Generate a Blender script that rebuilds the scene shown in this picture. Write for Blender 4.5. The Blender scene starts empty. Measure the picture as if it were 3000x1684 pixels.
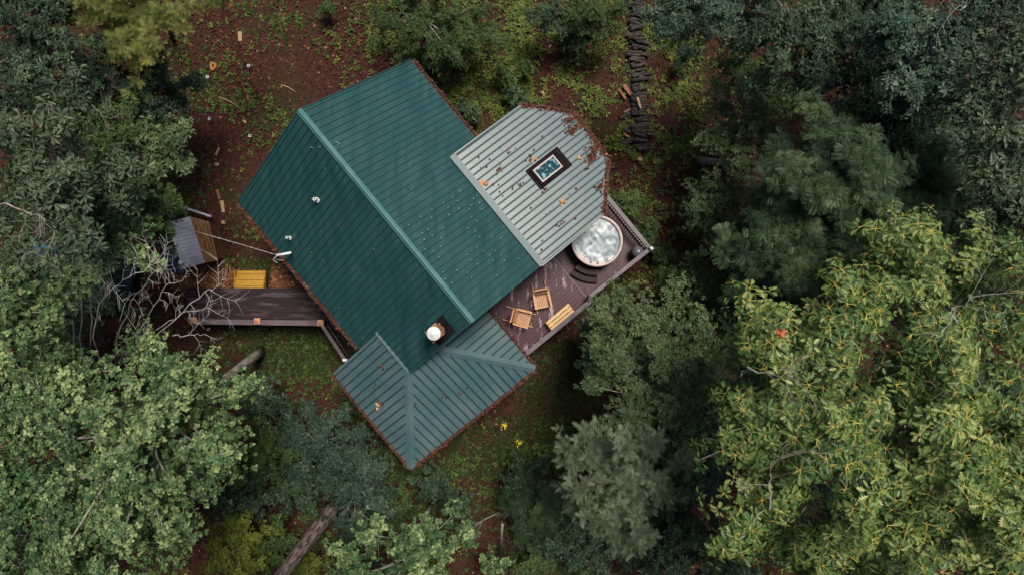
import bpy, math, random
import numpy as np
from mathutils import Vector

# ------------------------------------------------------------------ camera, sky, sun, exposure
SC = bpy.context.scene
C = SC.collection
HC, F = 28.5, 2000.0                      # camera height, focal length in photo pixels (3000 wide)
cam = bpy.data.cameras.new('camera')
cam.sensor_width = 36.0
cam.lens = 36.0 * F / 3000.0
cam.clip_start, cam.clip_end = 0.1, 600.0
co = bpy.data.objects.new('camera', cam)
C.objects.link(co)
co.location = (0, 0, HC)
SC.camera = co

SUN_AZ, SUN_EL = math.radians(58), math.radians(69)   # azimuth measured from +X towards +Y
w = bpy.data.worlds.new('World')
SC.world = w
w.use_nodes = True
nt = w.node_tree
sky = nt.nodes.new('ShaderNodeTexSky')
sky.sky_type = 'NISHITA'
sky.sun_disc = False
sky.sun_elevation = SUN_EL
sky.sun_rotation = math.radians(90) - SUN_AZ
sky.air_density, sky.dust_density, sky.ozone_density = 1.0, 4.0, 1.0
bg = nt.nodes['Background']
bg.inputs['Strength'].default_value = 0.056
nt.links.new(sky.outputs[0], bg.inputs['Color'])
sl = bpy.data.lights.new('sun', 'SUN')
sl.energy = 3.6
sl.angle = math.radians(16)
sl.color = (1.0, 0.94, 0.84)
so = bpy.data.objects.new('sun', sl)
C.objects.link(so)
sd = Vector((math.cos(SUN_EL) * math.cos(SUN_AZ), math.cos(SUN_EL) * math.sin(SUN_AZ), math.sin(SUN_EL)))
so.rotation_euler = sd.to_track_quat('Z', 'Y').to_euler()
so.location = sd * 60
SC.view_settings.view_transform = 'Standard'
SC.view_settings.look = 'None'
SC.view_settings.gamma = 1.0
SC.view_settings.exposure = 0.28
cy = SC.cycles
cy.max_bounces, cy.diffuse_bounces, cy.glossy_bounces = 6, 3, 2
cy.transmission_bounces, cy.transparent_max_bounces = 3, 4
cy.caustics_reflective = cy.caustics_refractive = False
cy.use_denoising = True

R = random.Random(7)
NR = np.random.default_rng(11)


def P(px, py, z):                         # photo pixel + height -> world point
    k = (HC - z) / F
    return Vector(((px - 1500) * k, (842 - py) * k, z))


_l = math.hypot(0.635, 0.772)
UX, UY = 0.635 / _l, -0.772 / _l


def HW(u, v, z):                          # house axes (u along the ridge, v across) -> world
    return Vector((u * UX - v * UY, u * UY + v * UX, z))


def gz(x, y):                             # ground height
    return 0.10 * math.sin(x * .31 + 1) * math.cos(y * .27) + 0.05 * math.sin(x * .9 + y * .7)


def gzn(x, y):
    return 0.10 * np.sin(x * .31 + 1) * np.cos(y * .27) + 0.05 * np.sin(x * .9 + y * .7)


def PG(px, py, dz=0.0):
    p = P(px, py, 0)
    return Vector((p.x, p.y, gz(p.x, p.y) + dz))


# ------------------------------------------------------------------ materials
def mat(name, a, b=None, rough=.6, metal=0.0, scale=4.0, detail=6, stretch=None, bump=0.0, bscale=None, spec=.5, lo=.35, hi=.65, rot=None):
    m = bpy.data.materials.new(name)
    m.use_nodes = True
    t = m.node_tree
    p = t.nodes['Principled BSDF']
    p.inputs['Roughness'].default_value = rough
    p.inputs['Metallic'].default_value = metal
    p.inputs['Specular IOR Level'].default_value = spec
    p.inputs['Base Color'].default_value = (*a, 1)
    tc = t.nodes.new('ShaderNodeTexCoord')
    mp = t.nodes.new('ShaderNodeMapping')
    t.links.new(tc.outputs['Object'], mp.inputs[0])
    if stretch: mp.inputs['Scale'].default_value = stretch
    if rot: mp.inputs['Rotation'].default_value = (0, 0, rot)
    if b is not None:
        n = t.nodes.new('ShaderNodeTexNoise')
        n.inputs['Scale'].default_value = scale
        n.inputs['Detail'].default_value = detail
        t.links.new(mp.outputs[0], n.inputs['Vector'])
        r = t.nodes.new('ShaderNodeValToRGB')
        r.color_ramp.elements[0].position, r.color_ramp.elements[1].position = lo, hi
        r.color_ramp.elements[0].color, r.color_ramp.elements[1].color = (*a, 1), (*b, 1)
        t.links.new(n.outputs['Fac'], r.inputs[0])
        t.links.new(r.outputs[0], p.inputs['Base Color'])
    if bump:
        n2 = t.nodes.new('ShaderNodeTexNoise')
        n2.inputs['Scale'].default_value = bscale or scale * 4
        t.links.new(mp.outputs[0], n2.inputs['Vector'])
        bp = t.nodes.new('ShaderNodeBump')
        bp.inputs['Strength'].default_value = bump
        bp.inputs['Distance'].default_value = .02
        t.links.new(n2.outputs['Fac'], bp.inputs['Height'])
        t.links.new(bp.outputs[0], p.inputs['Normal'])
    return m


def tint_mat(name, stops, rough=.5, spec=.22, trans=.25):
    """colour from the per-face 'tint' attribute; some light passes through the blade"""
    m = bpy.data.materials.new(name)
    m.use_nodes = True
    t = m.node_tree
    p = t.nodes['Principled BSDF']
    p.inputs['Roughness'].default_value = rough
    p.inputs['Specular IOR Level'].default_value = spec
    at = t.nodes.new('ShaderNodeAttribute')
    at.attribute_name = 'tint'
    r = t.nodes.new('ShaderNodeValToRGB')
    e = r.color_ramp.elements
    e[0].position, e[0].color = stops[0][0], (*stops[0][1], 1)
    e[1].position, e[1].color = stops[-1][0], (*stops[-1][1], 1)
    for q, c in stops[1:-1]:
        k = e.new(q)
        k.color = (*c, 1)
    t.links.new(at.outputs['Fac'], r.inputs[0])
    t.links.new(r.outputs[0], p.inputs['Base Color'])
    if trans:
        tr = t.nodes.new('ShaderNodeBsdfTranslucent')
        t.links.new(r.outputs[0], tr.inputs[0])
        mx = t.nodes.new('ShaderNodeMixShader')
        mx.inputs[0].default_value = trans
        out = t.nodes['Material Output']
        t.links.new(p.outputs[0], mx.inputs[1])
        t.links.new(tr.outputs[0], mx.inputs[2])
        t.links.new(mx.outputs[0], out.inputs[0])
    return m


HROT = math.atan2(UY, UX)
M = {}
M['roof'] = mat('green_metal', (.009, .050, .058), (.027, .080, .083), rough=.45, scale=1.5, stretch=(2.4, .30, 1), rot=-HROT, lo=.32, hi=.74, bump=.06, bscale=2, spec=.35)
M['roof_grey'] = mat('pale_green_metal', (.048, .100, .114), (.076, .114, .123), rough=.36, scale=1.2, bump=.06, bscale=3, spec=.6)  # bay roof: paler, greyer green than the main roof
M['roof_teal'] = mat('teal_metal', (.050, .104, .120), (.088, .132, .142), rough=.36, scale=1.0, bump=.06, bscale=3, spec=.5)
M['rib_shade'] = mat('shaded_seam', (.012, .035, .038), (.02, .05, .05), rough=.7, scale=6)  # porch ribs: shadow lines along the ribs put into a darker colour
M['rib_shade_grey'] = mat('shaded_grey_seam', (.035, .055, .06), (.06, .085, .09), rough=.7, scale=6)  # bay ribs: same painted shadow lines, in grey
M['rib_shade_dark'] = mat('shaded_green_seam', (.006, .038, .044), (.012, .052, .056), rough=.7, scale=6)  # main roof ribs: same painted shadow lines, in dark green
M['ridge'] = mat('ridge_metal', (.045, .145, .155), (.08, .18, .18), rough=.35, scale=2, spec=.6)
M['gutter'] = mat('brown_gutter', (.05, .022, .018), (.09, .04, .03), rough=.6, scale=9)
M['wall'] = mat('log_wall', (.10, .045, .022), (.16, .075, .035), rough=.7, scale=2, stretch=(1, 1, 14))
M['deck'] = mat('stained_deck', (.048, .018, .025), (.105, .047, .062), rough=.45, spec=.22, scale=2.2, stretch=(3.2, .45, 3), rot=-HROT, lo=.42, hi=.75, bump=.2, bscale=9)
M['deck_worn'] = mat('worn_deck', (.060, .022, .030), (.42, .33, .41), rough=.40, spec=.25, scale=1.7, stretch=(3.6, .9, 3), rot=-HROT, lo=.56, hi=.70, bump=.2, bscale=9)
M['walk'] = mat('dark_boardwalk', (.020, .011, .014), (.12, .092, .11), rough=.55, spec=.2, scale=1.0, stretch=(.9, 4.5, 3), lo=.5, hi=.78)
M['rail'] = mat('purple_brown_rail', (.060, .040, .048), (.11, .08, .095), rough=.5, scale=2, stretch=(1, 1, 1))
M['rail_light'] = mat('weathered_rail', (.075, .052, .064), (.13, .10, .12), rough=.5, scale=3)
M['cedar'] = mat('cedar_wood', (.42, .20, .09), (.58, .33, .17), rough=.55, scale=6, stretch=(1, 5, 1))
M['cedar_dark'] = mat('cedar_shade_wood', (.28, .12, .045), (.42, .20, .09), rough=.55, scale=6)
M['pine_wood'] = mat('bench_pine', (.50, .29, .10), (.62, .40, .18), rough=.5, scale=3, stretch=(1.2, 9, 1))
M['yellow'] = mat('yellow_stained_plank', (.30, .155, .006), (.44, .235, .012), rough=.5, scale=5, stretch=(1, 6, 1), lo=.3, hi=.6)
M['shed_metal'] = mat('grey_shed_metal', (.34, .355, .45), (.46, .465, .55), rough=.4, scale=2.5, spec=.5)
M['shed_wood'] = mat('orange_plank', (.13, .06, .018), (.27, .13, .04), rough=.6, scale=2, stretch=(9, 1.2, 1), rot=math.radians(20))
M['white'] = mat('white_metal', (.75, .76, .76), (.62, .63, .64), rough=.35, scale=8)
M['white_plastic'] = mat('white_plastic', (.62, .62, .62), rough=.4)
M['brick'] = mat('chimney_stone', (.10, .045, .025), (.30, .16, .085), rough=.8, scale=9, detail=2, lo=.4, hi=.6, bump=.5, bscale=12)
M['black'] = mat('black_flashing', (.008, .006, .008), (.018, .012, .012), rough=.9, scale=5, spec=.1)
M['skyframe'] = mat('skylight_trim', (.30, .27, .27), (.4, .34, .33), rough=.4, scale=9)
M['copper'] = mat('copper_cap', (.70, .30, .15), (.80, .46, .28), rough=.42, metal=.35, scale=9)
M['tub'] = mat('tub_rim', (.40, .325, .30), (.50, .42, .39), rough=.4, scale=5)
M['tub_side'] = mat('tub_skirt', (.16, .08, .045), (.22, .12, .07), rough=.6, scale=3, stretch=(6, 6, .5))
M['step'] = mat('brown_step', (.014, .007, .010), (.036, .020, .026), rough=.6, spec=.2, scale=6, stretch=(1, 8, 1))
M['cover'] = mat('grey_vinyl_cover', (.075, .075, .09), (.11, .11, .125), rough=.45, scale=5, spec=.6)
M['cable'] = mat('cable_sheath', (.45, .42, .38), (.16, .14, .13), rough=.5, scale=14)
M['blue_tarp'] = mat('blue_tarp', (.006, .018, .045), (.012, .032, .075), rough=.4, scale=4, bump=.5, bscale=6)
M['car'] = mat('blue_car_paint', (.006, .018, .032), rough=.2, spec=.6)
M['glass'] = mat('dark_glass', (.03, .10, .14), rough=.06, spec=.8)
M['tyre'] = mat('tyre_rubber', (.015, .015, .015), rough=.8)
M['bark'] = mat('pine_bark', (.060, .038, .036), (.28, .20, .18), rough=.9, scale=13, detail=5, stretch=(1, 1, .16), lo=.42, hi=.6, bump=.9, bscale=9)
M['bark_grey'] = mat('grey_bark', (.13, .115, .095), (.36, .33, .285), rough=.85, scale=6, stretch=(1, 1, .4), bump=.5)
M['bark_white'] = mat('bleached_bark', (.46, .43, .39), (.66, .62, .57), rough=.8, scale=5)
M['log'] = mat('weathered_log', (.014, .010, .010), (.11, .092, .080), rough=.9, scale=4, stretch=(1, 3, 3), lo=.45, hi=.75, bump=.9)
M['log_cut'] = mat('fresh_split_wood', (.34, .17, .08), (.50, .29, .15), rough=.7, scale=5)
M['stick'] = mat('pale_stick', (.28, .19, .09), (.38, .26, .13), rough=.8, scale=9)
M['rot'] = mat('rotting_wood', (.12, .045, .022), (.28, .13, .06), rough=.85, scale=7)

# water of the tub: white churn over slate blue
m = mat('tub_water', (.10, .15, .185), (.58, .62, .64), rough=.45, scale=2.2, detail=12, lo=.41, hi=.66, bump=.12, bscale=14)
M['water'] = m
t = m.node_tree
for n in t.nodes:
    if n.type == 'TEX_NOISE':
        n.inputs['Distortion'].default_value = 1.2

# ground: dark red-brown litter with green moss drifts
m = bpy.data.materials.new('forest_floor')
m.use_nodes = True
t = m.node_tree
p = t.nodes['Principled BSDF']
p.inputs['Roughness'].default_value = .9
p.inputs['Specular IOR Level'].default_value = .2
tc = t.nodes.new('ShaderNodeTexCoord')


def _noise(s, d=8):
    n = t.nodes.new('ShaderNodeTexNoise')
    n.inputs['Scale'].default_value = s
    n.inputs['Detail'].default_value = d
    t.links.new(tc.outputs['Object'], n.inputs['Vector'])
    return n.outputs['Fac']


def _ramp(src, a, ca, b, cb):
    r = t.nodes.new('ShaderNodeValToRGB')
    r.color_ramp.elements[0].position, r.color_ramp.elements[1].position = a, b
    r.color_ramp.elements[0].color, r.color_ramp.elements[1].color = ca, cb
    t.links.new(src, r.inputs[0])
    return r.outputs[0]


def _mix(f, a, b):
    x = t.nodes.new('ShaderNodeMix')
    x.data_type = 'RGBA'
    t.links.new(f, x.inputs[0])
    t.links.new(a, x.inputs[6])
    t.links.new(b, x.inputs[7])
    return x.outputs[2]


base = _ramp(_noise(9), .35, (.020, .0075, .0058, 1), .68, (.066, .024, .017, 1))
moss = _ramp(_noise(14), .35, (.012, .016, .006, 1), .7, (.035, .042, .014, 1))
fac = _ramp(_noise(.45, 6), .46, (0, 0, 0, 1), .68, (.8, .8, .8, 1))
t.links.new(_mix(fac, base, moss), p.inputs['Base Color'])
bp = t.nodes.new('ShaderNodeBump')
bp.inputs['Strength'].default_value = .8
bp.inputs['Distance'].default_value = .05
t.links.new(_noise(12), bp.inputs['Height'])
t.links.new(bp.outputs[0], p.inputs['Normal'])
M['ground'] = m


# ------------------------------------------------------------------ object helpers
def tag(o, label=None, cat=None, group=None, kind=None):
    if label: o['label'] = label
    if cat: o['category'] = cat
    if group: o['group'] = group
    if kind: o['kind'] = kind
    return o


def thing(name, loc, label, cat, group=None, rz=0.0):
    o = bpy.data.objects.new(name, None)
    C.objects.link(o)
    o.location = loc
    o.rotation_euler.z = rz
    o.empty_display_size = .2
    return tag(o, label, cat, group)


def copy_tree(o, parent=None):
    c = o.copy()
    C.objects.link(c)
    if parent: c.parent = parent
    for ch in o.children:
        copy_tree(ch, c)
    return c


class MB:
    """collects shapes in world (or local) coordinates; build() links them as one mesh object"""
    def __init__(s):
        s.v, s.f, s.m = [], [], []

    def add(s, vs, fs, mi=0):
        b = len(s.v)
        s.v += [tuple(q) for q in vs]
        s.f += [tuple(i + b for i in f) for f in fs]
        s.m += [mi] * len(fs)
        return s

    def obox(s, c, ax, ay, az, mi=0):     # centre and three half-axes
        c, ax, ay, az = Vector(c), Vector(ax), Vector(ay), Vector(az)
        vs = [c + ax * i + ay * j + az * k for k in (-1, 1) for j in (-1, 1) for i in (-1, 1)]
        return s.add(vs, [(0, 2, 3, 1), (4, 5, 7, 6), (0, 1, 5, 4), (2, 6, 7, 3), (0, 4, 6, 2), (1, 3, 7, 5)], mi)

    def box(s, x0, x1, y0, y1, z0, z1, mi=0):
        return s.obox(((x0 + x1) / 2, (y0 + y1) / 2, (z0 + z1) / 2), ((x1 - x0) / 2, 0, 0), (0, (y1 - y0) / 2, 0), (0, 0, (z1 - z0) / 2), mi)

    def hbox(s, u0, u1, v0, v1, z0, z1, mi=0):
        return s.obox(HW((u0 + u1) / 2, (v0 + v1) / 2, (z0 + z1) / 2), HW((u1 - u0) / 2, 0, 0), HW(0, (v1 - v0) / 2, 0), (0, 0, (z1 - z0) / 2), mi)

    def prism(s, pts, ext, mi=0):
        n = len(pts)
        e = Vector(ext)
        vs = [Vector(q) for q in pts] + [Vector(q) + e for q in pts]
        fs = [tuple(range(n))[::-1], tuple(range(n, 2 * n))] + [(i, (i + 1) % n, n + (i + 1) % n, n + i) for i in range(n)]
        return s.add(vs, fs, mi)

    def bar(s, a, b, w, h, mi=0, up=(0, 0, 1)):
        a, b = Vector(a), Vector(b)
        d = (b - a)
        L = d.length
        d.normalize()
        sd_ = d.cross(Vector(up))
        if sd_.length < 1e-4: sd_ = d.cross(Vector((1, 0, 0)))
        sd_.normalize()
        u = sd_.cross(d)
        return s.obox((a + b) / 2, d * L / 2, sd_ * w / 2, u * h / 2, mi)

    def tube(s, pts, rad, n=8, mi=0, cap=True):
        pts = [Vector(q) for q in pts]
        vs, fs = [], []
        ref = None
        for i, q in enumerate(pts):
            d = (pts[min(i + 1, len(pts) - 1)] - pts[max(i - 1, 0)]).normalized()
            if ref is None:
                ref = Vector((1, 0, 0)) if abs(d.x) < .9 else Vector((0, 1, 0))
            a = (ref - d * ref.dot(d)).normalized()
            ref = a
            b = d.cross(a)
            r = rad[i] if hasattr(rad, '__len__') else rad
            for k in range(n):
                th = 2 * math.pi * k / n
                vs.append(q + (a * math.cos(th) + b * math.sin(th)) * r)
        for i in range(len(pts) - 1):
            for k in range(n):
                fs.append((i * n + k, i * n + (k + 1) % n, (i + 1) * n + (k + 1) % n, (i + 1) * n + k))
        if cap:
            fs.append(tuple(range(n))[::-1])
            fs.append(tuple(range((len(pts) - 1) * n, len(pts) * n)))
        return s.add(vs, fs, mi)

    def lathe(s, prof, c, n=32, mi=0):
        c = Vector(c)
        vs, fs = [], []
        for r, z in prof:
            for k in range(n):
                th = 2 * math.pi * k / n
                vs.append(c + Vector((r * math.cos(th), r * math.sin(th), z)))
        for i in range(len(prof) - 1):
            for k in range(n):
                fs.append((i * n + k, i * n + (k + 1) % n, (i + 1) * n + (k + 1) % n, (i + 1) * n + k))
        fs.append(tuple(range(n))[::-1])
        fs.append(tuple(range((len(prof) - 1) * n, len(prof) * n)))
        return s.add(vs, fs, mi)

    def build(s, name, mats, parent=None, smooth=False, local=False):
        me = bpy.data.meshes.new(name)
        off = Vector((0, 0, 0))
        if parent is not None and not local:
            q = parent
            while q is not None:
                off += q.location
                q = q.parent
        me.from_pydata([Vector(q) - off for q in s.v], [], s.f)
        for mm in (mats if isinstance(mats, (list, tuple)) else [mats]):
            me.materials.append(mm)
        me.polygons.foreach_set('material_index', s.m)
        if smooth:
            me.polygons.foreach_set('use_smooth', [True] * len(s.f))
        o = bpy.data.objects.new(name, me)
        C.objects.link(o)
        if parent is not None: o.parent = parent
        return o


def np_mesh(name, V, loops, starts, tint, material, parent=None, loc=None):
    me = bpy.data.meshes.new(name)
    me.vertices.add(len(V))
    off = np.zeros(3) if loc is None else np.array(loc)
    me.vertices.foreach_set('co', (V - off).astype(np.float32).ravel())
    me.loops.add(len(loops))
    me.loops.foreach_set('vertex_index', loops.astype(np.int32))
    me.polygons.add(len(starts))
    me.polygons.foreach_set('loop_start', starts.astype(np.int32))
    if tint is not None:
        at = me.attributes.new('tint', 'FLOAT', 'FACE')
        at.data.foreach_set('value', np.clip(tint, 0, 1).astype(np.float32))
    me.materials.append(material)
    me.update(calc_edges=True)
    o = bpy.data.objects.new(name, me)
    C.objects.link(o)
    if parent is not None: o.parent = parent
    elif loc is not None: o.location = loc
    return o


# ------------------------------------------------------------------ setting: ground
g = MB()
N = 90
xs = [-90 + 180 * i / N for i in range(N + 1)]
g.add([(x, y, gz(x, y)) for y in xs for x in xs],
      [(j * (N + 1) + i, j * (N + 1) + i + 1, (j + 1) * (N + 1) + i + 1, (j + 1) * (N + 1) + i) for j in range(N) for i in range(N)])
tag(g.build('ground', M['ground'], smooth=True), kind='structure')

# ------------------------------------------------------------------ cabin
ZD = 1.8                                   # floor and deck level
ZE, ZR = 4.5, 7.33
UA, UB = -8.42, 0.03
VL, VRIDGE, VR = -5.52, -1.62, 2.33
SL = (ZR - ZE) / (VRIDGE - VL)
cabin = thing('cabin', HW(-4, -1.6, 0), 'wood cabin with green metal gable roof, grey bay roof and hipped porch roof', 'cabin')


def roof_face(mb, pts, down, spacing, start=.12, rib_h=.028, rib_w=.05, th=.05, m_panel=0, m_rib=1, inset=.03):
    """one planar roof face: slab plus ribs that run along 'down', clipped by the outline"""
    pts = [Vector(q) for q in pts]
    nrm = Vector((0, 0, 0))
    for i in range(len(pts)):
        nrm += pts[i].cross(pts[(i + 1) % len(pts)])
    nrm.normalize()
    if nrm.z < 0:
        pts = pts[::-1]
        nrm = -nrm
    mb.prism([q - nrm * th for q in pts], nrm * th, m_panel)
    d = Vector(down)
    d = (d - nrm * d.dot(nrm)).normalized()
    a = nrm.cross(d)
    o = pts[0]
    q2 = [((q - o).dot(a), (q - o).dot(d)) for q in pts]
    x = min(q[0] for q in q2) + start
    xe = max(q[0] for q in q2)
    while x < xe - .03:
        ys = []
        for i in range(len(q2)):
            (x0, y0), (x1, y1) = q2[i], q2[(i + 1) % len(q2)]
            if (x0 - x) * (x1 - x) < 0:
                ys.append(y0 + (y1 - y0) * (x - x0) / (x1 - x0))
        if len(ys) >= 2 and max(ys) - min(ys) > .1:
            y0, y1 = min(ys) + inset, max(ys) - .005
            prof = [(-rib_w / 2, 0), (-rib_w * .28, rib_h), (rib_w * .28, rib_h), (rib_w / 2, 0)]
            A = [o + a * (x + s_) + d * y0 + nrm * (h + .001) for s_, h in prof]
            B = [o + a * (x + s_) + d * y1 + nrm * (h + .001) for s_, h in prof]
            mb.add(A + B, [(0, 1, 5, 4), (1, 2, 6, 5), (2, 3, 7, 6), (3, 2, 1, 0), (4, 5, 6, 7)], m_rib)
        x += spacing


# main gable roof
r = MB()
roof_face(r, [HW(UA, VL, ZE), HW(UB, VL, ZE), HW(UB, VRIDGE, ZR), HW(UA, VRIDGE, ZR)], HW(0, -1, 0), .229, rib_w=.038)
roof_face(r, [HW(UA, VR, ZE - .03), HW(UB, VR, ZE - .03), HW(UB, VRIDGE, ZR), HW(UA, VRIDGE, ZR)], HW(0, 1, 0), .229, rib_w=.038)
roof = r.build('roof', [M['roof'], M['rib_shade_dark']], cabin)
rc = MB()
cw = .105
for s_ in (-1, 1):
    a0, a1 = HW(UA - .02, VRIDGE, ZR + .05), HW(UB + .02, VRIDGE, ZR + .05)
    b0, b1 = HW(UA - .02, VRIDGE + s_ * cw, ZR + .05 - cw * SL), HW(UB + .02, VRIDGE + s_ * cw, ZR + .05 - cw * SL)
    rc.prism([a0, a1, b1, b0], Vector((0, 0, .012)))
rc.tube([HW(UA - .02, VRIDGE, ZR + .05), HW(UB + .02, VRIDGE, ZR + .05)], .032, 8)
rc.build('ridge_cap', M['ridge'], roof)
# rake trim on the two gable ends
for u in (UA - .015, UB + .015):
    for v_ in (VL, VR):
        rk = MB()
        rk.bar(HW(u, v_, ZE - .05), HW(u, VRIDGE, ZR - .05), .03, .14)
        rk.build('rake_trim', M['roof'], roof)
# bright screw heads on the lower part of the right slope
sc_ = MB()
for i in range(14):
    for j in range(7):
        u = -.5 - i * .229 - .1
        v_ = VRIDGE + .35 + j * .42 + R.uniform(-.14, .14)
        if R.random() < .42 or v_ > 1.2: continue
        z = ZR - (v_ - VRIDGE) * SL
        q = HW(u + R.uniform(-.02, .02), v_ + R.uniform(-.05, .05), z + .035)
        sc_.obox(q, HW(.008, 0, 0), HW(0, .008, 0), (0, 0, .005))
sc_.build('screw', M['white'], roof)
# scratches / bright flecks
for px, py, a in ((987, 417, .5), (940, 432, 0), (915, 434, .3), (1380, 600, -.4), (990, 418, .5)):
    fl = MB()
    q = P(px, py, 6.2)
    v_ = q.x * -UY + q.y * UX
    z = ZR - abs(v_ - VRIDGE) * SL + .04
    q = P(px, py, z)
    v_ = q.x * -UY + q.y * UX
    q.z = ZR - abs(v_ - VRIDGE) * SL + .03
    fl.obox(q, (.06 * math.cos(a), -.06 * math.sin(a), 0), (.008, .012, 0), (0, 0, .004))
    fl.build('scratch', M['ridge'], roof)


def gutter(parent, a, b, out, name='gutter', w=.11, m=None):
    """open trough along an eave with an outward lip"""
    q = MB()
    a, b, o = Vector(a), Vector(b), Vector(out).normalized()
    dz = Vector((0, 0, 1))
    q.bar(a + o * (w / 2) - dz * .09, b + o * (w / 2) - dz * .09, w, .012)
    q.bar(a + o * w - dz * .04, b + o * w - dz * .04, .014, .10)
    q.bar(a + o * .005 - dz * .04, b + o * .005 - dz * .04, .01, .10)
    return q.build(name, m or M['gutter'], parent)


gutter(roof, HW(UA, VL, ZE - .02), HW(-1.8, VL, ZE - .02), HW(0, -1, 0))
gutter(roof, HW(UA, VR, ZE - .05), HW(-4.75, VR, ZE - .05), HW(0, 1, 0))

# walls
wl = MB()
u0, u1, v0, v1 = UA + .45, UB - .35, VL + .45, VR - .45
zt = ZE + .45 * SL - .09
wl.hbox(u0, u1, v0, v1, -.3, zt)
for u in (u0, u1 - .12):
    wl.prism([HW(u, v0, zt), HW(u, v1, zt), HW(u, VRIDGE, ZR - .12)], HW(.12, 0, 0))
BW = [(-4.35, 2.0), (-4.35, 3.9), (-3.15, 4.98), (-1.55, 4.92), (-.35, 3.72), (-.35, 2.0)]
wl.prism([HW(a, b, -.3) for a, b in BW], Vector((0, 0, 4.35)))
wl.hbox(u1, 2.3, -6.45, -1.7, -.3, 3.75)
wl.hbox(-1.45, 2.3, -6.45, -5.2, -.3, 3.74)
wall = wl.build('wall', M['wall'], cabin)
# windows and door on the walls (seen only from aside)
for uu, vv, along in ((-6.5, v0, 'u'), (-4.6, v0, 'u'), (u0, -3.4, 'v'), (u0, .2, 'v'), (2.3, -3, 'v'), (2.3, -5, 'v')):
    fr, pn = MB(), MB()
    s_ = -.03 if vv == v0 or uu == u0 else .03
    if along == 'u':
        fr.hbox(uu - .5, uu + .5, vv + s_, vv, 2.5, 3.9)
        pn.hbox(uu - .42, uu + .42, vv + s_ * 1.3, vv + s_, 2.58, 3.82)
    else:
        fr.hbox(uu + min(s_, 0), uu + max(s_, 0), vv - .5, vv + .5, 2.5, 3.6)
        pn.hbox(uu + min(s_, s_ * 1.3), uu + max(s_, s_ * 1.3), vv - .42, vv + .42, 2.58, 3.52)
    f_ = fr.build('window', M['cedar_dark'], cabin)
    pn.build('pane', M['glass'], f_)

# bay roof: single grey slope with a half-octagon end
ZB0 = 5.36
SB = .255
VT = 1.24


def zb(v_): return ZB0 - (v_ - VT) * SB


BP = [(-4.66, VT), (UB, VT), (UB + .02, 4.06), (-1.39, 5.49), (-3.36, 5.57), (-4.70, 4.26)]
br = MB()
roof_face(br, [HW(a, b, zb(b)) for a, b in BP], HW(0, 1, 0), .219, start=.1, rib_h=.035, rib_w=.06)
bay = br.build('bay_roof', [M['roof_grey'], M['rib_shade_grey']], cabin)
ft = MB()
ft.bar(HW(-4.74, VT + .04, ZB0 + .02), HW(UB + .04, VT + .04, ZB0 + .02), .22, .06)
ft.build('top_flashing', M['roof_grey'], bay)
for u in (-4.6, -.06):                      # cheeks closing the bay roof against the main slope
    sk = MB()
    sk.prism([HW(u, VT, zb(VT) - .06), HW(u, 3.9, zb(3.9) - .06), HW(u, 3.9, 3.9), HW(u, VT, 3.9)], HW(.05, 0, 0))
    sk.build('cheek_wall', M['wall'], bay)
for (a, b), (c, d) in ((BP[5], BP[4]), (BP[4], BP[3]), (BP[3], BP[2])):
    n_ = Vector((d - b, -(c - a))).normalized()
    if n_.y < 0: n_ = -n_
    gutter(bay, HW(a, b, zb(b) - .0), HW(c, d, zb(d) - .0), HW(n_.x, n_.y, 0), w=.12)
for us, ve in ((-4.72, 4.26), (UB + .05, 4.06)):
    sf = MB()
    sf.bar(HW(us, VT, zb(VT) + .0), HW(us, ve, zb(ve) + .0), .05, .10)
    sf.build('side_trim', M['roof_grey'], bay)

# skylight
sx, sy = 1612 - 1500, 842 - 490
q = P(1608, 492, 4.9)
su, sv = q.x * UX + q.y * UY, q.x * -UY + q.y * UX


def on_bay(u, v_, h): return HW(u, v_, zb(v_) + h)


def slope_box(mb, u0, u1, v0, v1, h0, h1):
    mb.prism([on_bay(u0, v0, h0), on_bay(u1, v0, h0), on_bay(u1, v1, h0), on_bay(u0, v1, h0)], Vector((0, 0, h1 - h0)))


q = MB()
slope_box(q, su - .42, su + .42, sv - .70, sv + .74, .0, .05)
slope_box(q, su - .34, su + .34, sv - .58, sv + .55, .05, .12)
skl = q.build('skylight', M['black'], cabin)
q = MB()
for (a, b, c, d) in ((-.27, -.22, -.5, .42), (.22, .27, -.5, .42), (-.22, .22, -.5, -.45), (-.22, .22, .37, .42)):
    slope_box(q, su + a, su + b, sv + c, sv + d, .12, .15)
q.build('frame', M['skyframe'], skl)
q = MB()
slope_box(q, su - .22, su + .22, sv - .45, sv + .37, .12, .135)
M['skyglass'] = mat('skylight_glass', (.004, .035, .055), (.24, .44, .52), rough=.12, scale=7.5, detail=4, lo=.50, hi=.70, spec=.25)
q.build('pane', M['skyglass'], skl)

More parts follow.
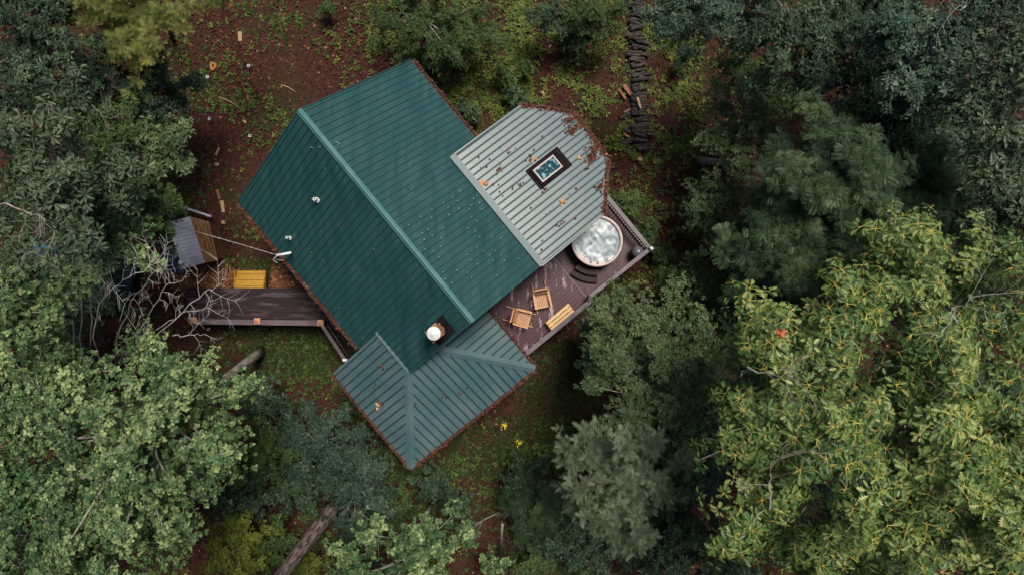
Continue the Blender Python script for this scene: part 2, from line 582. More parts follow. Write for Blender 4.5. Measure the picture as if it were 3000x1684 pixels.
# hipped porch roof
ZP, ZT = 3.9, 5.2
pe = [(-1.72, -6.97), (2.68, -6.93), (2.80, -1.22)]      # eave corners
pr = MB()
T1, T2 = (-.02, -4.55), (.04, -3.26)
roof_face(pr, [HW(-1.72, -6.95, ZP), HW(2.70, -6.95, ZP), HW(T1[0], T1[1], ZT), HW(-1.72, -4.55, ZT)], HW(0, -1, 0), .265, rib_w=.055)
roof_face(pr, [HW(2.70, -6.95, ZP), HW(2.79, -1.22, ZP), HW(T2[0], T2[1], ZT), HW(T1[0], T1[1], ZT)], HW(1, 0, 0), .265, rib_w=.055)
roof_face(pr, [HW(2.79, -1.22, ZP), HW(.06, -1.22, ZP), HW(T2[0], T2[1], ZT)], HW(0, 1, 0), .255, rib_w=.055)
porch = pr.build('porch_roof', [M['roof_teal'], M['rib_shade']], cabin)
hp = MB()
for a, b in (((2.70, -6.95, ZP), (T1[0], T1[1], ZT)), ((2.79, -1.22, ZP), (T2[0], T2[1], ZT))):
    A, B = HW(*a), HW(*b)
    d = (B - A).normalized()
    s_ = d.cross(Vector((0, 0, 1))).normalized()
    for sg in (-1, 1):
        hp.prism([A + Vector((0, 0, .05)), B + Vector((0, 0, .05)), B + s_ * sg * .15 + Vector((0, 0, -.015)), A + s_ * sg * .15 + Vector((0, 0, -.015))], Vector((0, 0, .012)))
    hp.bar(A + Vector((0, 0, .065)), B + Vector((0, 0, .065)), .05, .025)
hp.build('hip_cap', M['roof_teal'], porch)
vf = MB()
vf.bar(HW(-1.76, -4.53, ZT + .02), HW(.0, -4.53, ZT + .02), .14, .03)
vf.build('valley_flashing', M['roof_teal'], porch)
for a, b, o in (((-1.72, -6.95), (2.72, -6.95), (0, -1)), ((2.70, -7.0), (2.80, -1.2), (1, 0)), ((2.80, -1.22), (.1, -1.22), (0, 1))):
    gutter(porch, HW(*a, ZP - .02), HW(*b, ZP - .02), HW(*o, 0), w=.09)

# chimney and its cap
cq = P(1271, 976, 7.85)
cu, cv = cq.x * UX + cq.y * UY, cq.x * -UY + cq.y * UX
CW = .185
ch = MB()
ch.hbox(cu - CW, cu + CW, cv - CW, cv + CW, 4.8, 7.72)
ch.hbox(cu - CW - .035, cu + CW + .035, cv - CW - .035, cv + CW + .035, 7.60, 7.70)
for k in range(17):                        # proud stone courses
    for s_ in range(8):
        a = R.uniform(-CW * .7, CW * .7)
        zz = 5.3 + k * .135
        uu, vv = [(cu + CW, cv + a), (cu - CW, cv + a), (cu + a, cv + CW), (cu + a, cv - CW)][s_ % 4]
        ch.hbox(uu - .05, uu + .03, vv - .045, vv + .045, zz, zz + R.uniform(.07, .12))
chim = ch.build('chimney', M['brick'], cabin)
q = MB()
q.lathe([(.10, 7.72), (.10, 7.86), (.205, 7.86), (.21, 7.89), (.02, 8.02)], HW(cu, cv, 0), 20)
q.build('chimney_cap', M['white'], chim)
q = MB()
zc = ZR - abs(cv - VRIDGE) * SL
for uu0, uu1, vv0, vv1 in ((cu - .30, cu + .36, cv + CW + .01, cv + .46), (cu + CW + .01, cu + .40, cv - .30, cv + CW), (cu - .30, cu + .36, cv - .32, cv - CW - .01)):
    def zz(v_): return ZR - abs(v_ - VRIDGE) * SL + .035
    q.prism([HW(uu0, vv0, zz(vv0)), HW(uu1, vv0, zz(vv0)), HW(uu1, vv1, zz(vv1)), HW(uu0, vv1, zz(vv1))], Vector((0, 0, .03)))
q.build('chimney_flashing', M['black'], chim)

# roof vents
for px, py, s_ in ((931, 588, .78), (847, 698, .62)):
    q = P(px, py, 5.6)
    v_ = q.x * -UY + q.y * UX
    q = P(px, py, ZR - abs(v_ - VRIDGE) * SL)
    v_ = q.x * -UY + q.y * UX
    zz_ = ZR - abs(v_ - VRIDGE) * SL
    a = MB()
    a.lathe([(.12 * s_, -.08), (.12 * s_, .06), (.075 * s_, .10), (.07 * s_, .34), (.045 * s_, .34), (.04 * s_, .2)], (q.x, q.y, zz_), 14)
    a.build('vent_pipe', M['white'], cabin)

# service mast with cable
q0 = P(812, 747, 4.9)
q1 = P(852, 740, 5.2)
ms = MB()
ms.tube([P(852, 742, 4.75), P(850, 741, 5.15), P(826, 746, 5.25), P(812, 748, 5.15)], .045, 8)
ms.tube([P(812, 748, 5.15), P(800, 762, 4.9), P(812, 770, 4.7)], .016, 6)
ms.tube([P(812, 748, 5.15), P(808, 760, 4.8), P(830, 764, 4.5)], .014, 6)
ms.build('service_mast', M['white_plastic'], cabin)
cb = MB()
A, B = P(330, 612, 5.6), P(812, 748, 5.15)
pts = []
for i in range(41):
    f = i / 40
    q = A.lerp(B, f)
    q.z -= .5 * 4 * f * (1 - f)
    pts.append(q)
for ph in (0, math.pi):
    cb.tube([q + Vector((0, math.cos(i * 2.2 + ph) * .009, math.sin(i * 2.2 + ph) * .009)) for i, q in enumerate(pts)], .009, 5)
tag(cb.build('power_cable', M['cable']), 'thin pale power cable strung over the small shed to the cabin eave', 'cable')

# ------------------------------------------------------------------ deck behind the cabin
deck = thing('deck', HW(1.2, 2, 0), 'dark brown timber deck with rails carrying the hot tub and rocking chairs', 'deck')


def boards(mb, u0, u1, v0, v1, z, w=.14, gap=.016, mi=0):
    u = u0
    while u < u1 - .02:
        e = min(u + w, u1)
        dz = R.uniform(-.003, .003)
        mb.hbox(u, e - gap, v0, v1, z - .04, z + dz, mi)
        u += w


b = MB()
boards(b, u1 + .02, 2.28, -1.66, 2.0, ZD)
b.build('floor', M['deck_worn'], deck)
b = MB()
boards(b, -1.3, 2.2, 2.03, 5.03, ZD - .12)
b.build('lower_floor', M['deck'], deck)
b = MB()
b.hbox(u1 + .02, 2.28, 1.985, 2.022, ZD - .3, ZD + .006)
b.hbox(u1 + .02, 2.30, -1.66, 5.05, ZD - .32, ZD - .17)
b.build('joist', M['rail'], deck)
for uu, vv in ((2.2, -1.5), (2.2, .3), (2.2, 2), (2.15, 3.5), (2.15, 4.95), (-1.0, 4.95)):
    b = MB()
    b.hbox(uu - .06, uu + .06, vv - .06, vv + .06, -.3, ZD - .1)
    b.build('post', M['rail'], deck)


def railing(parent, a, b, zf, h, cw=.15, mcap=None, mbal=None, nb=None):
    """cap, bottom rail and balusters between two points"""
    a, b = Vector(a), Vector(b)
    d = b - a
    L = d.length
    q = MB()
    z = Vector((0, 0, 1))
    q.bar(a + z * (zf + h), b + z * (zf + h), cw, .04)
    o = q.build('rail_cap', mcap or M['rail_light'], parent)
    q = MB()
    q.bar(a + z * (zf + .1), b + z * (zf + .1), .04, .09)
    q.bar(a + z * (zf + h - .065), b + z * (zf + h - .065), .04, .09)
    n = nb or int(L / .12)
    for i in range(n + 1):
        p_ = a + d * (i / n)
        q.bar(p_ + z * (zf + .1), p_ + z * (zf + h - .03), .036, .036, up=d)
    q.build('baluster_panel', mbal or M['rail'], parent)
    return o


Z0 = Vector((0, 0, 0))
railing(deck, HW(2.30, -1.6, 0), HW(2.30, 1.98, 0), ZD, .62, .17)
railing(deck, HW(2.14, 2.06, 0), HW(2.20, 4.98, 0), ZD - .12, .9, .15)
railing(deck, HW(2.20, 4.98, 0), HW(-.7, 4.98, 0), ZD - .12, .9, .15, M['rail'])
b = MB()
b.hbox(2.12, 2.28, 4.92, 5.06, ZD - .1, ZD + .9)
b.hbox(2.13, 2.29, 4.93, 5.07, ZD + .9, ZD + .93)
b.hbox(2.16, 2.26, 4.97, 5.05, ZD + .93, ZD + .97, 1)
b.build('corner_post', [M['rail'], M['white']], deck)
b = MB()
b.hbox(2.14, 2.26, 1.98, 2.10, ZD - .1, ZD + .80)
b.build('middle_post', M['rail'], deck)

# hot tub
TZ = ZD - .12
tq = P(1750, 706, 2.62)
tub = thing('hot_tub', (tq.x, tq.y, TZ), 'round hot tub with cream rim and churning white water on the deck', 'hot tub')
RT = .965
q = MB()
q.lathe([(RT - .06, 0), (RT - .03, .45), (RT - .03, .72)], (0, 0, 0), 48)
q.build('skirt', M['tub_side'], tub, True, True)
q = MB()
prof = [(RT - .10, .62), (RT - .095, .86), (RT - .075, .90), (RT - .02, .915), (RT + .015, .89), (RT + .02, .80), (RT - .01, .79)]
vs, fs = [], []
n = 64
for r_, z in prof:
    for k in range(n):
        th = 2 * math.pi * k / n
        vs.append((r_ * math.cos(th), r_ * math.sin(th), z))
np_ = len(prof)
for i in range(np_):
    for k in range(n):
        j = (i + 1) % np_
        fs.append((i * n + k, i * n + (k + 1) % n, j * n + (k + 1) % n, j * n + k))
q.add(vs, fs)
q.build('rim', M['tub'], tub, True, True)
q = MB()                                   # churned water surface
vs, fs = [], []
nr, n = 26, 72
for i in range(nr + 1):
    for k in range(n):
        th = 2 * math.pi * k / n
        r_ = (RT - .09) * i / nr
        x, y = r_ * math.cos(th), r_ * math.sin(th)
        h = .004 * math.sin(9 * x + 3 * math.sin(5 * y)) * math.cos(8 * y + 2 * math.sin(7 * x)) + .002 * math.sin(23 * x + 17 * y) + .02 * math.exp(-(r_ / .25) ** 2)
        vs.append((x, y, .80 + h * (1 if i < nr else 0)))
for i in range(nr):
    for k in range(n):
        fs.append((i * n + k, i * n + (k + 1) % n, (i + 1) * n + (k + 1) % n, (i + 1) * n + k))
q.add(vs, fs)
q.build('water', M['water'], tub, True, True)
# moulded control pads on the rim, near the steps
for a in (-135, -118, -98, -80):
    q = MB()
    th = math.radians(a)
    c = Vector((math.cos(th), math.sin(th), 0))
    s_ = Vector((-c.y, c.x, 0))
    q.obox(c * (RT - .12) + Vector((0, 0, .88)), c * .07, s_ * .10, (0, 0, .03))
    q.build('pillow_pad', M['tub'], tub, False, True)

# curved tub steps
st = thing('tub_step', (tq.x, tq.y, TZ), 'curved dark brown two-tread step beside the hot tub', 'step')
for lvl, (r0, r1, h) in enumerate(((RT + .04, RT + .33, .42), (RT + .335, RT + .60, .21))):
    q = MB()
    a0, a1 = math.radians(-128), math.radians(-86)
    k = 10
    for i in range(k):
        t0, t1 = a0 + (a1 - a0) * i / k, a0 + (a1 - a0) * (i + 1) / k
        q.prism([(r0 * math.cos(t0), r0 * math.sin(t0), 0), (r1 * math.cos(t0), r1 * math.sin(t0), 0), (r1 * math.cos(t1), r1 * math.sin(t1), 0), (r0 * math.cos(t1), r0 * math.sin(t1), 0)], (0, 0, h))
        q.bar((r0 * math.cos(t0), r0 * math.sin(t0), h + .006), (r1 * math.cos(t0), r1 * math.sin(t0), h + .006), .014, .012)
    q.build('tread', M['step'], st, False, True)

# covered grill / urn in the corner
gq = P(1869, 738, 2.35)
gr = thing('covered_grill', (gq.x, gq.y, TZ), 'round grey covered kettle grill in the deck corner', 'grill')
q = MB()
q.lathe([(.19, .02), (.21, .3), (.235, .55), (.23, .66), (.19, .75), (.10, .81), (.02, .83)], (0, 0, 0), 28)
q.build('cover', M['cover'], gr, True, True)
q = MB()
q.lathe([(.035, .82), (.035, .85), (.01, .86)], (0, 0, 0), 12)
q.build('knob', M['white_plastic'], gr, True, True)


# rocking chairs: local axes, +y is the way the sitter faces
def make_chair(name, loc, face, label):
    rz = math.atan2(face[1], face[0]) - math.pi / 2
    c_ = thing(name, loc, label, 'rocking chair', 'rocking chairs on the deck', rz)
    q = MB()
    for i in range(8):                     # seat slats run front to back
        x = -.245 + i * .07
        q.bar((x * .86, -.20, .40), (x, .30, .44), .048, .02)
    q.bar((-.26, .28, .41), (.26, .28, .41), .05, .04)
    q.bar((-.24, -.2, .37), (.24, -.2, .37), .05, .04)
    q.build('seat', M['cedar'], c_, False, True)
    q = MB()
    for i in range(7):                     # back slats
        x = -.20 + i * .067
        q.bar((x, -.20, .42), (x * 1.02, -.40, 1.02), .045, .016, up=(0, 1, .3))
    q.bar((-.25, -.41, 1.03), (.25, -.41, 1.03), .045, .09)
    q.bar((-.24, -.27, .62), (.24, -.27, .62), .03, .05)
    q.build('backrest', M['cedar'], c_, False, True)
    for s_ in (-1, 1):
        q = MB()
        pts = []
        for i in range(13):
            y = -.72 + i * 1.22 / 12
            pts.append((s_ * .255, y, .025 + .16 * (y + .02) ** 2 * 1.6))
        for p0, p1 in zip(pts, pts[1:]):
            q.bar(p0, p1, .035, .05)
        q.build('rocker', M['cedar'], c_, False, True)
        q = MB()
        q.bar((s_ * .285, -.30, .63), (s_ * .30, .30, .66), .075, .025)
        q.build('armrest', M['cedar'], c_, False, True)
        for y, zt_ in ((.26, .65), (-.24, .62)):
            q = MB()
            q.bar((s_ * .265, y, .05), (s_ * .275, y, zt_), .045, .045, up=(0, 1, 0))
            q.build('leg', M['cedar_dark'], c_, False, True)
    return c_


make_chair('rocking_chair', P(1588, 879, ZD + .4) - Vector((0, 0, .4)), (25, -125), 'slatted cedar rocking chair nearer the hot tub, facing the front rail')
make_chair('rocking_chair', P(1530, 931, ZD + .4) - Vector((0, 0, .4)), (105, -28), 'slatted cedar rocking chair nearer the porch roof, facing the bench')

# plank bench
bq = P(1641, 928, ZD + .45)
bn = thing('plank_bench', (bq.x, bq.y, ZD), 'low yellowish three-plank bench along the deck rail', 'bench', rz=math.atan2(56, 66))
q = MB()
for i in (-1, 0, 1):
    q.box(-.57 + .006 * i, .57 + .01 * i, i * .140 - .056, i * .140 + .056, .41, .45 + .002 * i)
q.build('seat', M['pine_wood'], bn, False, True)
for x in (-.42, .42):
    q = MB()
    q.box(x - .03, x + .03, -.18, .18, 0, .405)
    q.build('leg', M['pine_wood'], bn, False, True)

# ------------------------------------------------------------------ entry boardwalk on the left
ZW = 1.0
wk = thing('boardwalk', P(740, 900, 0), 'dark entry boardwalk with copper post caps leading to the cabin', 'boardwalk')
b = MB()
a0 = P(548, 848, ZW)
a1 = P(930, 936, ZW)
y = a1.y - .12
while y < a0.y:
    b.box(a0.x + R.uniform(-.02, .02), a1.x + (a0.y - y) * .0 + .5, y, y + .132, ZW - .04, ZW + R.uniform(-.003, .003))
    y += .14
b.build('floor', M['walk'], wk)
b = MB()                                   # side landing under the eave
boards(b, -6.6, -1.6, -6.6, -5.1, ZW + .0, mi=0)
b.build('side_landing', M['walk'], wk)
ra, rb = P(565, 941, 1.85), P(938, 946, 1.85)
railing(wk, (ra.x, ra.y, 0), (rb.x, rb.y, 0), ZW, .85, .20, M['rail'])
rc_, rd = P(944, 952, 1.85), P(1012, 1056, 1.85)
railing(wk, (rc_.x, rc_.y, 0), (rd.x, rd.y, 0), ZW, .85, .13, M['rail'])
for px, py in ((565, 938), (752, 940), (938, 945)):
    p_ = P(px, py, 2.0)
    b = MB()
    b.box(p_.x - .075, p_.x + .075, p_.y - .075, p_.y + .075, -.3, 1.93)
    po = b.build('post', M['rail'], wk)
    b = MB()
    b.box(p_.x - .115, p_.x + .115, p_.y - .115, p_.y + .115, 1.93, 1.97)
    b.add([(p_.x - .105, p_.y - .105, 1.97), (p_.x + .105, p_.y - .105, 1.97), (p_.x + .105, p_.y + .105, 1.97), (p_.x - .105, p_.y + .105, 1.97), (p_.x, p_.y, 2.08)],
          [(0, 1, 4), (1, 2, 4), (2, 3, 4), (3, 0, 4)])
    b.build('post_cap', M['copper'], po)
b = MB()
p_ = P(1010, 1054, 1.95)
b.box(p_.x - .06, p_.x + .06, p_.y - .06, p_.y + .06, -.3, 1.9)
b.box(p_.x - .09, p_.x + .09, p_.y - .05, p_.y + .05, 1.9, 1.95, 1)
b.build('end_post', [M['rail'], M['white_plastic']], wk)

# yellow wooden steps
ys = thing('wooden_steps', P(733, 820, 0), 'bright yellow stained plank steps beside the boardwalk', 'steps')
for i in range(3):
    z = .82 - i * .24
    pa, pb_ = P(686 + i * 4, 847 - i * 18, z), P(772 + i * 3, 847 - i * 18, z)
    b = MB()
    for k in range(2):
        b.box(pa.x, pb_.x, pa.y + k * .132, pa.y + k * .132 + .118, z - .04, z)
    b.build('tread', M['yellow'], ys)
for px in (690, 774):
    b = MB()
    p0, p1 = P(px, 846, .7), P(px + 2, 796, .1)
    b.bar(p0, p1, .05, .22)
    b.build('stringer', M['yellow'], ys)

# small shed
sh = thing('shed', P(555, 710, 0), 'small shed with a grey metal slope and an orange plank slope', 'shed')
ca, cb_, cc, cd = P(489, 652, .95), P(556, 635, 1.25), P(600, 770, 1.25), P(536, 788, .95)
ce, cf = P(614, 650, .85), P(640, 762, .85)
b = MB()
roof_face(b, [ca, cb_, cc, cd], ca - cb_, .15, start=.08, rib_h=.02, rib_w=.05, th=.04, m_rib=0)
b.build('metal_roof', M['shed_metal'], sh)
b = MB()
n_ = 5
for i in range(n_):
    f0, f1 = i / n_, (i + .84) / n_
    b.prism([cb_.lerp(ce, f0) - Vector((0, 0, .03)), cb_.lerp(ce, f1) - Vector((0, 0, .03)), cc.lerp(cf, f1) - Vector((0, 0, .03)), cc.lerp(cf, f0) - Vector((0, 0, .03))], (0, 0, .03 + .006 * (i % 2)))
b.build('plank_roof', M['shed_wood'], sh)
b = MB()
ins = lambda q, s_=.88: (sum((ca, ce, cf, cd), Vector()) / 4).lerp(q, s_)
b.prism([Vector((ins(q).x, ins(q).y, -.2)) for q in (ca, ce, cf, cd)], (0, 0, .95))
b.build('wall', M['wall'], sh)
b = MB()
p_ = P(534, 770, 1.0)
b.lathe([(.06, 0), (.06, .12), (.09, .12), (.09, .16), (.02, .2)], p_, 10)
b.build('vent', M['white_plastic'], sh)
# things beside the shed
b = MB()
p_ = PG(632, 735)
b.lathe([(.05, 0), (.05, .5), (.03, .52)], p_, 8)
b.bar(p_ + Vector((0, .2, .3)), p_ + Vector((-.06, -.25, .3)), .07, .07)
tag(b.build('hose_reel', M['white_plastic']), 'small pale hose stand on the ground beside the shed', 'hose stand')
b = MB()
b.bar(P(541, 609, .6), P(618, 634, .5), .08, .06)
b.bar(P(541, 609, .6), P(541, 612, 0), .05, .05)
b.bar(P(618, 634, .5), P(618, 634, 0), .05, .05)
tag(b.build('metal_rail', M['shed_metal']), 'thin grey metal rail lying behind the small shed', 'rail')
b = MB()
c = PG(512, 762)
rows = 8
vs = [(c.x + (i - rows / 2) * .13, c.y + (j - rows / 2) * .14, c.z + .35 + .18 * math.sin(i * 1.1) * math.cos(j * .9) - .03 * ((i - 4) ** 2 + (j - 4) ** 2) * .4) for j in range(rows + 1) for i in range(rows + 1)]
b.add(vs, [(j * (rows + 1) + i, j * (rows + 1) + i + 1, (j + 1) * (rows + 1) + i + 1, (j + 1) * (rows + 1) + i) for j in range(rows) for i in range(rows)])
tag(b.build('tarp', M['blue_tarp'], None, True), 'rumpled dark blue tarp under the shed corner', 'tarp')

# car under the trees
cp = PG(262, 792)
car = thing('car', cp, 'dark blue car parked under the trees, mostly hidden by branches', 'car', rz=math.radians(-14))


def loft(secs):
    q = MB()
    n = len(secs[0])
    vs = [v_ for s_ in secs for v_ in s_]
    fs = [(i * n + k, i * n + (k + 1) % n, (i + 1) * n + (k + 1) % n, (i + 1) * n + k) for i in range(len(secs) - 1) for k in range(n)]
    fs += [tuple(range(n))[::-1], tuple(range((len(secs) - 1) * n, len(secs) * n))]
    q.add(vs, fs)
    return q


def sec(x, w_, z0, z1): return [(x, -w_, z0), (x, -w_, z1 - .12), (x, -w_ * .86, z1), (x, w_ * .86, z1), (x, w_, z1 - .12), (x, w_, z0)]


loft([sec(-2.25, .72, .35, .75), sec(-2.1, .84, .25, .95), (sec(-1.2, .9, .22, 1.0)), sec(.8, .9, .22, 1.0), sec(1.9, .85, .25, .88), sec(2.25, .70, .35, .68)]).build('body', M['car'], car, False, True)
loft([sec(-1.75, .70, .98, 1.02), sec(-1.2, .72, .98, 1.40), sec(.1, .72, .98, 1.44), sec(.95, .72, .98, 1.02)]).build('window', M['glass'], car, False, True)
q = MB()
q.box(-1.15, .05, -.6, .6, 1.43, 1.47)
q.build('roof', M['car'], car, False, True)
for x in (-1.4, 1.4):
    for s_ in (-1, 1):
        q = MB()
        q.tube([(x, s_ * .78, .33), (x, s_ * .93, .33)], .33, 18)
        wv = q.build('wheel', M['tyre'], car, False, True)
        q = MB()
        q.tube([(x, s_ * .86, .33), (x, s_ * .94, .33)], .19, 12)
        q.build('rim', M['shed_metal'], wv, False, True)
for s_ in (-1, 1):
    q = MB()
    q.obox((2.2, s_ * .5, .62), (.06, 0, 0), (0, .16, 0), (0, 0, .06))
    q.build('headlight', M['white_plastic'], car, False, True)
#--OBJECTS2--
# ------------------------------------------------------------------ leaves
def tmpl(kind):
    """leaf outline: x along the blade, y across, z up; returns verts and faces"""
    if kind == 'ellipse':
        V = [(0, 0, 0), (.3, .19, .03), (.68, .17, .02), (1, 0, -.06), (.68, -.17, .02), (.3, -.19, .03)]
        return V, [(0, 3, 2, 1), (0, 5, 4, 3)]
    if kind == 'round':
        V = [(0, 0, 0), (.28, .34, .03), (.66, .32, .02), (1, 0, -.08), (.66, -.32, .02), (.28, -.34, .03)]
        return V, [(0, 3, 2, 1), (0, 5, 4, 3)]
    if kind == 'lance':
        V = [(0, 0, 0), (.45, .15, .04), (1, 0, -.10), (.45, -.15, .04)]
        return V, [(0, 2, 1), (0, 3, 2)]
    if kind == 'obovate':
        V = [(0, 0, 0), (.35, .09, .03), (.70, .18, .03), (1, 0, -.12), (.70, -.18, .03), (.35, -.09, .03)]
        return V, [(0, 3, 2, 1), (0, 5, 4, 3)]
    if kind == 'oak':
        up = [(.10, .02), (.28, .19), (.33, .05), (.50, .34), (.53, .06), (.74, .34), (.74, .07), (.95, .19)]
        V = [(0, 0, 0), (1, 0, -.08)]
        V += [(x, y, .12 * y) for x, y in up] + [(x, -y, .12 * y) for x, y in up]
        return V, [(0, 1) + tuple(range(9, 1, -1)), (1, 0) + tuple(range(10, 18))]
    if kind == 'pinnate':                  # one compound leaf: leaflets along a drooping rachis
        V, Fc = [], []
        for i in range(7):
            t_ = .12 + .86 * i / 7
            L = .30 * math.sin(math.pi * (.25 + .6 * i / 7)) + .06
            for s_ in (-1, 1):
                b0 = len(V)
                dx, dy = .42, .91 * s_
                zz_ = -.10 * t_ * t_
                wx, wy = -dy * .10 * L, dx * .10 * L
                V += [(t_, 0, zz_), (t_ + dx * L * .5 + wx, dy * L * .5 + wy, zz_ + .012), (t_ + dx * L, dy * L, zz_ - .05), (t_ + dx * L * .5 - wx, dy * L * .5 - wy, zz_ + .012)]
                Fc.append((b0, b0 + 1, b0 + 2, b0 + 3) if s_ < 0 else (b0 + 3, b0 + 2, b0 + 1, b0))
        b0 = len(V)
        V += [(0, .008, 0), (0, -.008, 0), (1, 0, -.1), (.5, .006, -.025)]
        Fc.append((b0, b0 + 1, b0 + 2, b0 + 3))
        return V, Fc
    if kind == 'needle':                   # a bundle of soft needles
        V, Fc = [], []
        for i, (a, e) in enumerate(((-.5, .15), (-.25, -.1), (0, .2), (.25, -.05), (.5, .1), (.12, .4), (-.12, -.3))):
            b0 = len(V)
            x, y, z = math.cos(a), math.sin(a), e
            V += [(0, 0, 0), (x * .5 - y * .034, y * .5 + x * .034, z * .5), (x, y, z - .08), (x * .5 + y * .034, y * .5 - x * .034, z * .5)]
            Fc.append((b0, b0 + 3, b0 + 2, b0 + 1))
        return V, Fc
    if kind == 'plume':                    # pine shoot: forward-swept needles along its length
        V, Fc = [], []
        for i in range(7):
            t_ = .62 * i / 6
            for s_ in (-1, 1):
                a = s_ * math.radians(52 - 5 * i)
                L = .42 - .012 * i
                x, y = math.cos(a) * L, math.sin(a) * L
                zz_ = .10 * math.sin(i * 2.3 + s_)
                b0 = len(V)
                wx, wy = -math.sin(a) * .020, math.cos(a) * .020
                V += [(t_, 0, 0), (t_ + x * .5 + wx, y * .5 + wy, zz_ * .6), (t_ + x, y, zz_ - .03), (t_ + x * .5 - wx, y * .5 - wy, zz_ * .6)]
                Fc.append((b0, b0 + 3, b0 + 2, b0 + 1))
        b0 = len(V)
        V += [(0, 0, 0), (.5, -.022, 0), (1.02, 0, 0), (.5, .022, 0)]
        Fc.append((b0, b0 + 1, b0 + 2, b0 + 3))
        return V, Fc
    if kind == 'stem':
        return [(0, .034, 0), (0, -.034, 0), (.55, -.026, .06), (.55, .026, .06), (1, -.018, -.02), (1, .018, -.02)], [(0, 1, 2, 3), (3, 2, 4, 5)]


TM = {k: tmpl(k) for k in ('ellipse', 'round', 'lance', 'obovate', 'oak', 'pinnate', 'needle', 'plume', 'stem')}


def unit(a): return a / np.maximum(np.linalg.norm(a, axis=-1, keepdims=True), 1e-9)


def leaf_arrays(pos, d, nrm, ln, kind, tint):
    d = unit(d)
    w_ = unit(np.cross(nrm, d))
    n_ = np.cross(d, w_)
    V, Fc = TM[kind]
    V = np.array(V, float)
    L = ln[:, None, None]
    X = pos[:, None, :] + L * (V[None, :, 0:1] * d[:, None] + V[None, :, 1:2] * w_[:, None] + V[None, :, 2:3] * n_[:, None])
    k, n = len(V), len(pos)
    lp = np.concatenate([np.array(f) for f in Fc])
    cnt = np.array([len(f) for f in Fc])
    loops = (lp[None] + (np.arange(n) * k)[:, None]).ravel()
    counts = np.tile(cnt, n)
    return X.reshape(-1, 3), loops, counts, np.repeat(tint, len(Fc))


def join(parts):
    V, Lp, Ct, T, o = [], [], [], [], 0
    for v_, l, c, t_ in parts:
        V.append(v_)
        Lp.append(l + o)
        Ct.append(c)
        T.append(t_)
        o += len(v_)
    V, Lp, Ct, T = map(np.concatenate, (V, Lp, Ct, T))
    starts = np.concatenate([[0], np.cumsum(Ct)[:-1]])
    return V, Lp, starts, T


def segs(p0, p1, r0, r1, sides=4):
    """tapered prisms between pairs of points"""
    p0, p1 = np.asarray(p0, float), np.asarray(p1, float)
    d = unit(p1 - p0)
    ref = np.where(np.abs(d[:, 2:3]) < .9, np.array([[0, 0, 1.]]), np.array([[1., 0, 0]]))
    a = unit(np.cross(d, ref))
    b = np.cross(d, a)
    th = np.arange(sides) * 2 * math.pi / sides
    ring = a[:, None] * np.cos(th)[None, :, None] + b[:, None] * np.sin(th)[None, :, None]
    X = np.concatenate([p0[:, None] + ring * np.asarray(r0)[:, None, None], p1[:, None] + ring * np.asarray(r1)[:, None, None]], 1)
    f = []
    for k in range(sides):
        f += [k, (k + 1) % sides, sides + (k + 1) % sides, sides + k]
    n = len(p0)
    loops = (np.array(f)[None] + (np.arange(n) * 2 * sides)[:, None]).ravel()
    return X.reshape(-1, 3), loops, np.full(n * sides, 4), np.full(n * sides, .5)


# colour ramps over the tint
LM = {
    'poplar': tint_mat('poplar_leaf', [(0, (.022, .055, .024)), (.5, (.076, .140, .054)), (1, (.32, .40, .165))], rough=.45),
    'oak': tint_mat('oak_leaf', [(0, (.026, .064, .020)), (.45, (.085, .160, .040)), (.85, (.25, .32, .095)), (1, (.42, .45, .17))], rough=.42, spec=.35),
    'magnolia': tint_mat('magnolia_leaf', [(0, (.026, .048, .026)), (.6, (.075, .105, .054)), (1, (.19, .21, .12))], rough=.45, spec=.35),
    'fine': tint_mat('fine_leaf', [(0, (.038, .068, .028)), (.6, (.098, .145, .060)), (1, (.22, .26, .125))], rough=.5),
    'pinnate': tint_mat('compound_leaf', [(0, (.024, .052, .026)), (.6, (.066, .112, .054)), (1, (.17, .22, .09))], rough=.42, spec=.22),
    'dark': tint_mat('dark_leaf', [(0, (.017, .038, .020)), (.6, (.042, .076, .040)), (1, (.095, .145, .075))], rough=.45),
    'teal': tint_mat('bluish_leaf', [(0, (.019, .046, .030)), (.6, (.048, .090, .056)), (1, (.13, .19, .125))], rough=.42, spec=.22),
    'shrub': tint_mat('shrub_leaf', [(0, (.028, .056, .018)), (.6, (.062, .105, .030)), (1, (.13, .17, .05))], rough=.5),
    'yellow': tint_mat('yellow_green_leaf', [(0, (.060, .085, .010)), (.6, (.125, .145, .018)), (1, (.24, .22, .03))], rough=.5),
    'pine': tint_mat('pine_needle', [(0, (.12, .155, .035)), (.6, (.24, .27, .070)), (.92, (.32, .32, .10)), (1, (.55, .32, .05))], rough=.6, trans=.35),
    'palepine': tint_mat('pale_pine_needle', [(0, (.075, .105, .058)), (.6, (.165, .21, .125)), (1, (.34, .38, .26))], rough=.5, trans=.35),
    'spruce': tint_mat('spruce_needle', [(0, (.025, .055, .040)), (.6, (.05, .095, .068)), (1, (.08, .13, .09))], rough=.6),
    'weed': tint_mat('weed_leaf', [(0, (.028, .056, .014)), (.5, (.085, .135, .026)), (1, (.22, .24, .05))], rough=.5),
    'litter': tint_mat('dead_leaf', [(0, (.020, .0065, .0055)), (.5, (.070, .020, .016)), (.85, (.155, .050, .034)), (1, (.36, .19, .10))], rough=.8, spec=.2, trans=.1),
    'rust': tint_mat('rust_leaf', [(0, (.045, .013, .009)), (.6, (.12, .042, .025)), (.9, (.24, .10, .05)), (1, (.55, .30, .12))], rough=.7, spec=.2, trans=.1),
    'petiole': tint_mat('yellow_petiole', [(0, (.34, .34, .09)), (.6, (.52, .43, .09)), (1, (.52, .33, .07))], rough=.5, trans=0),
}

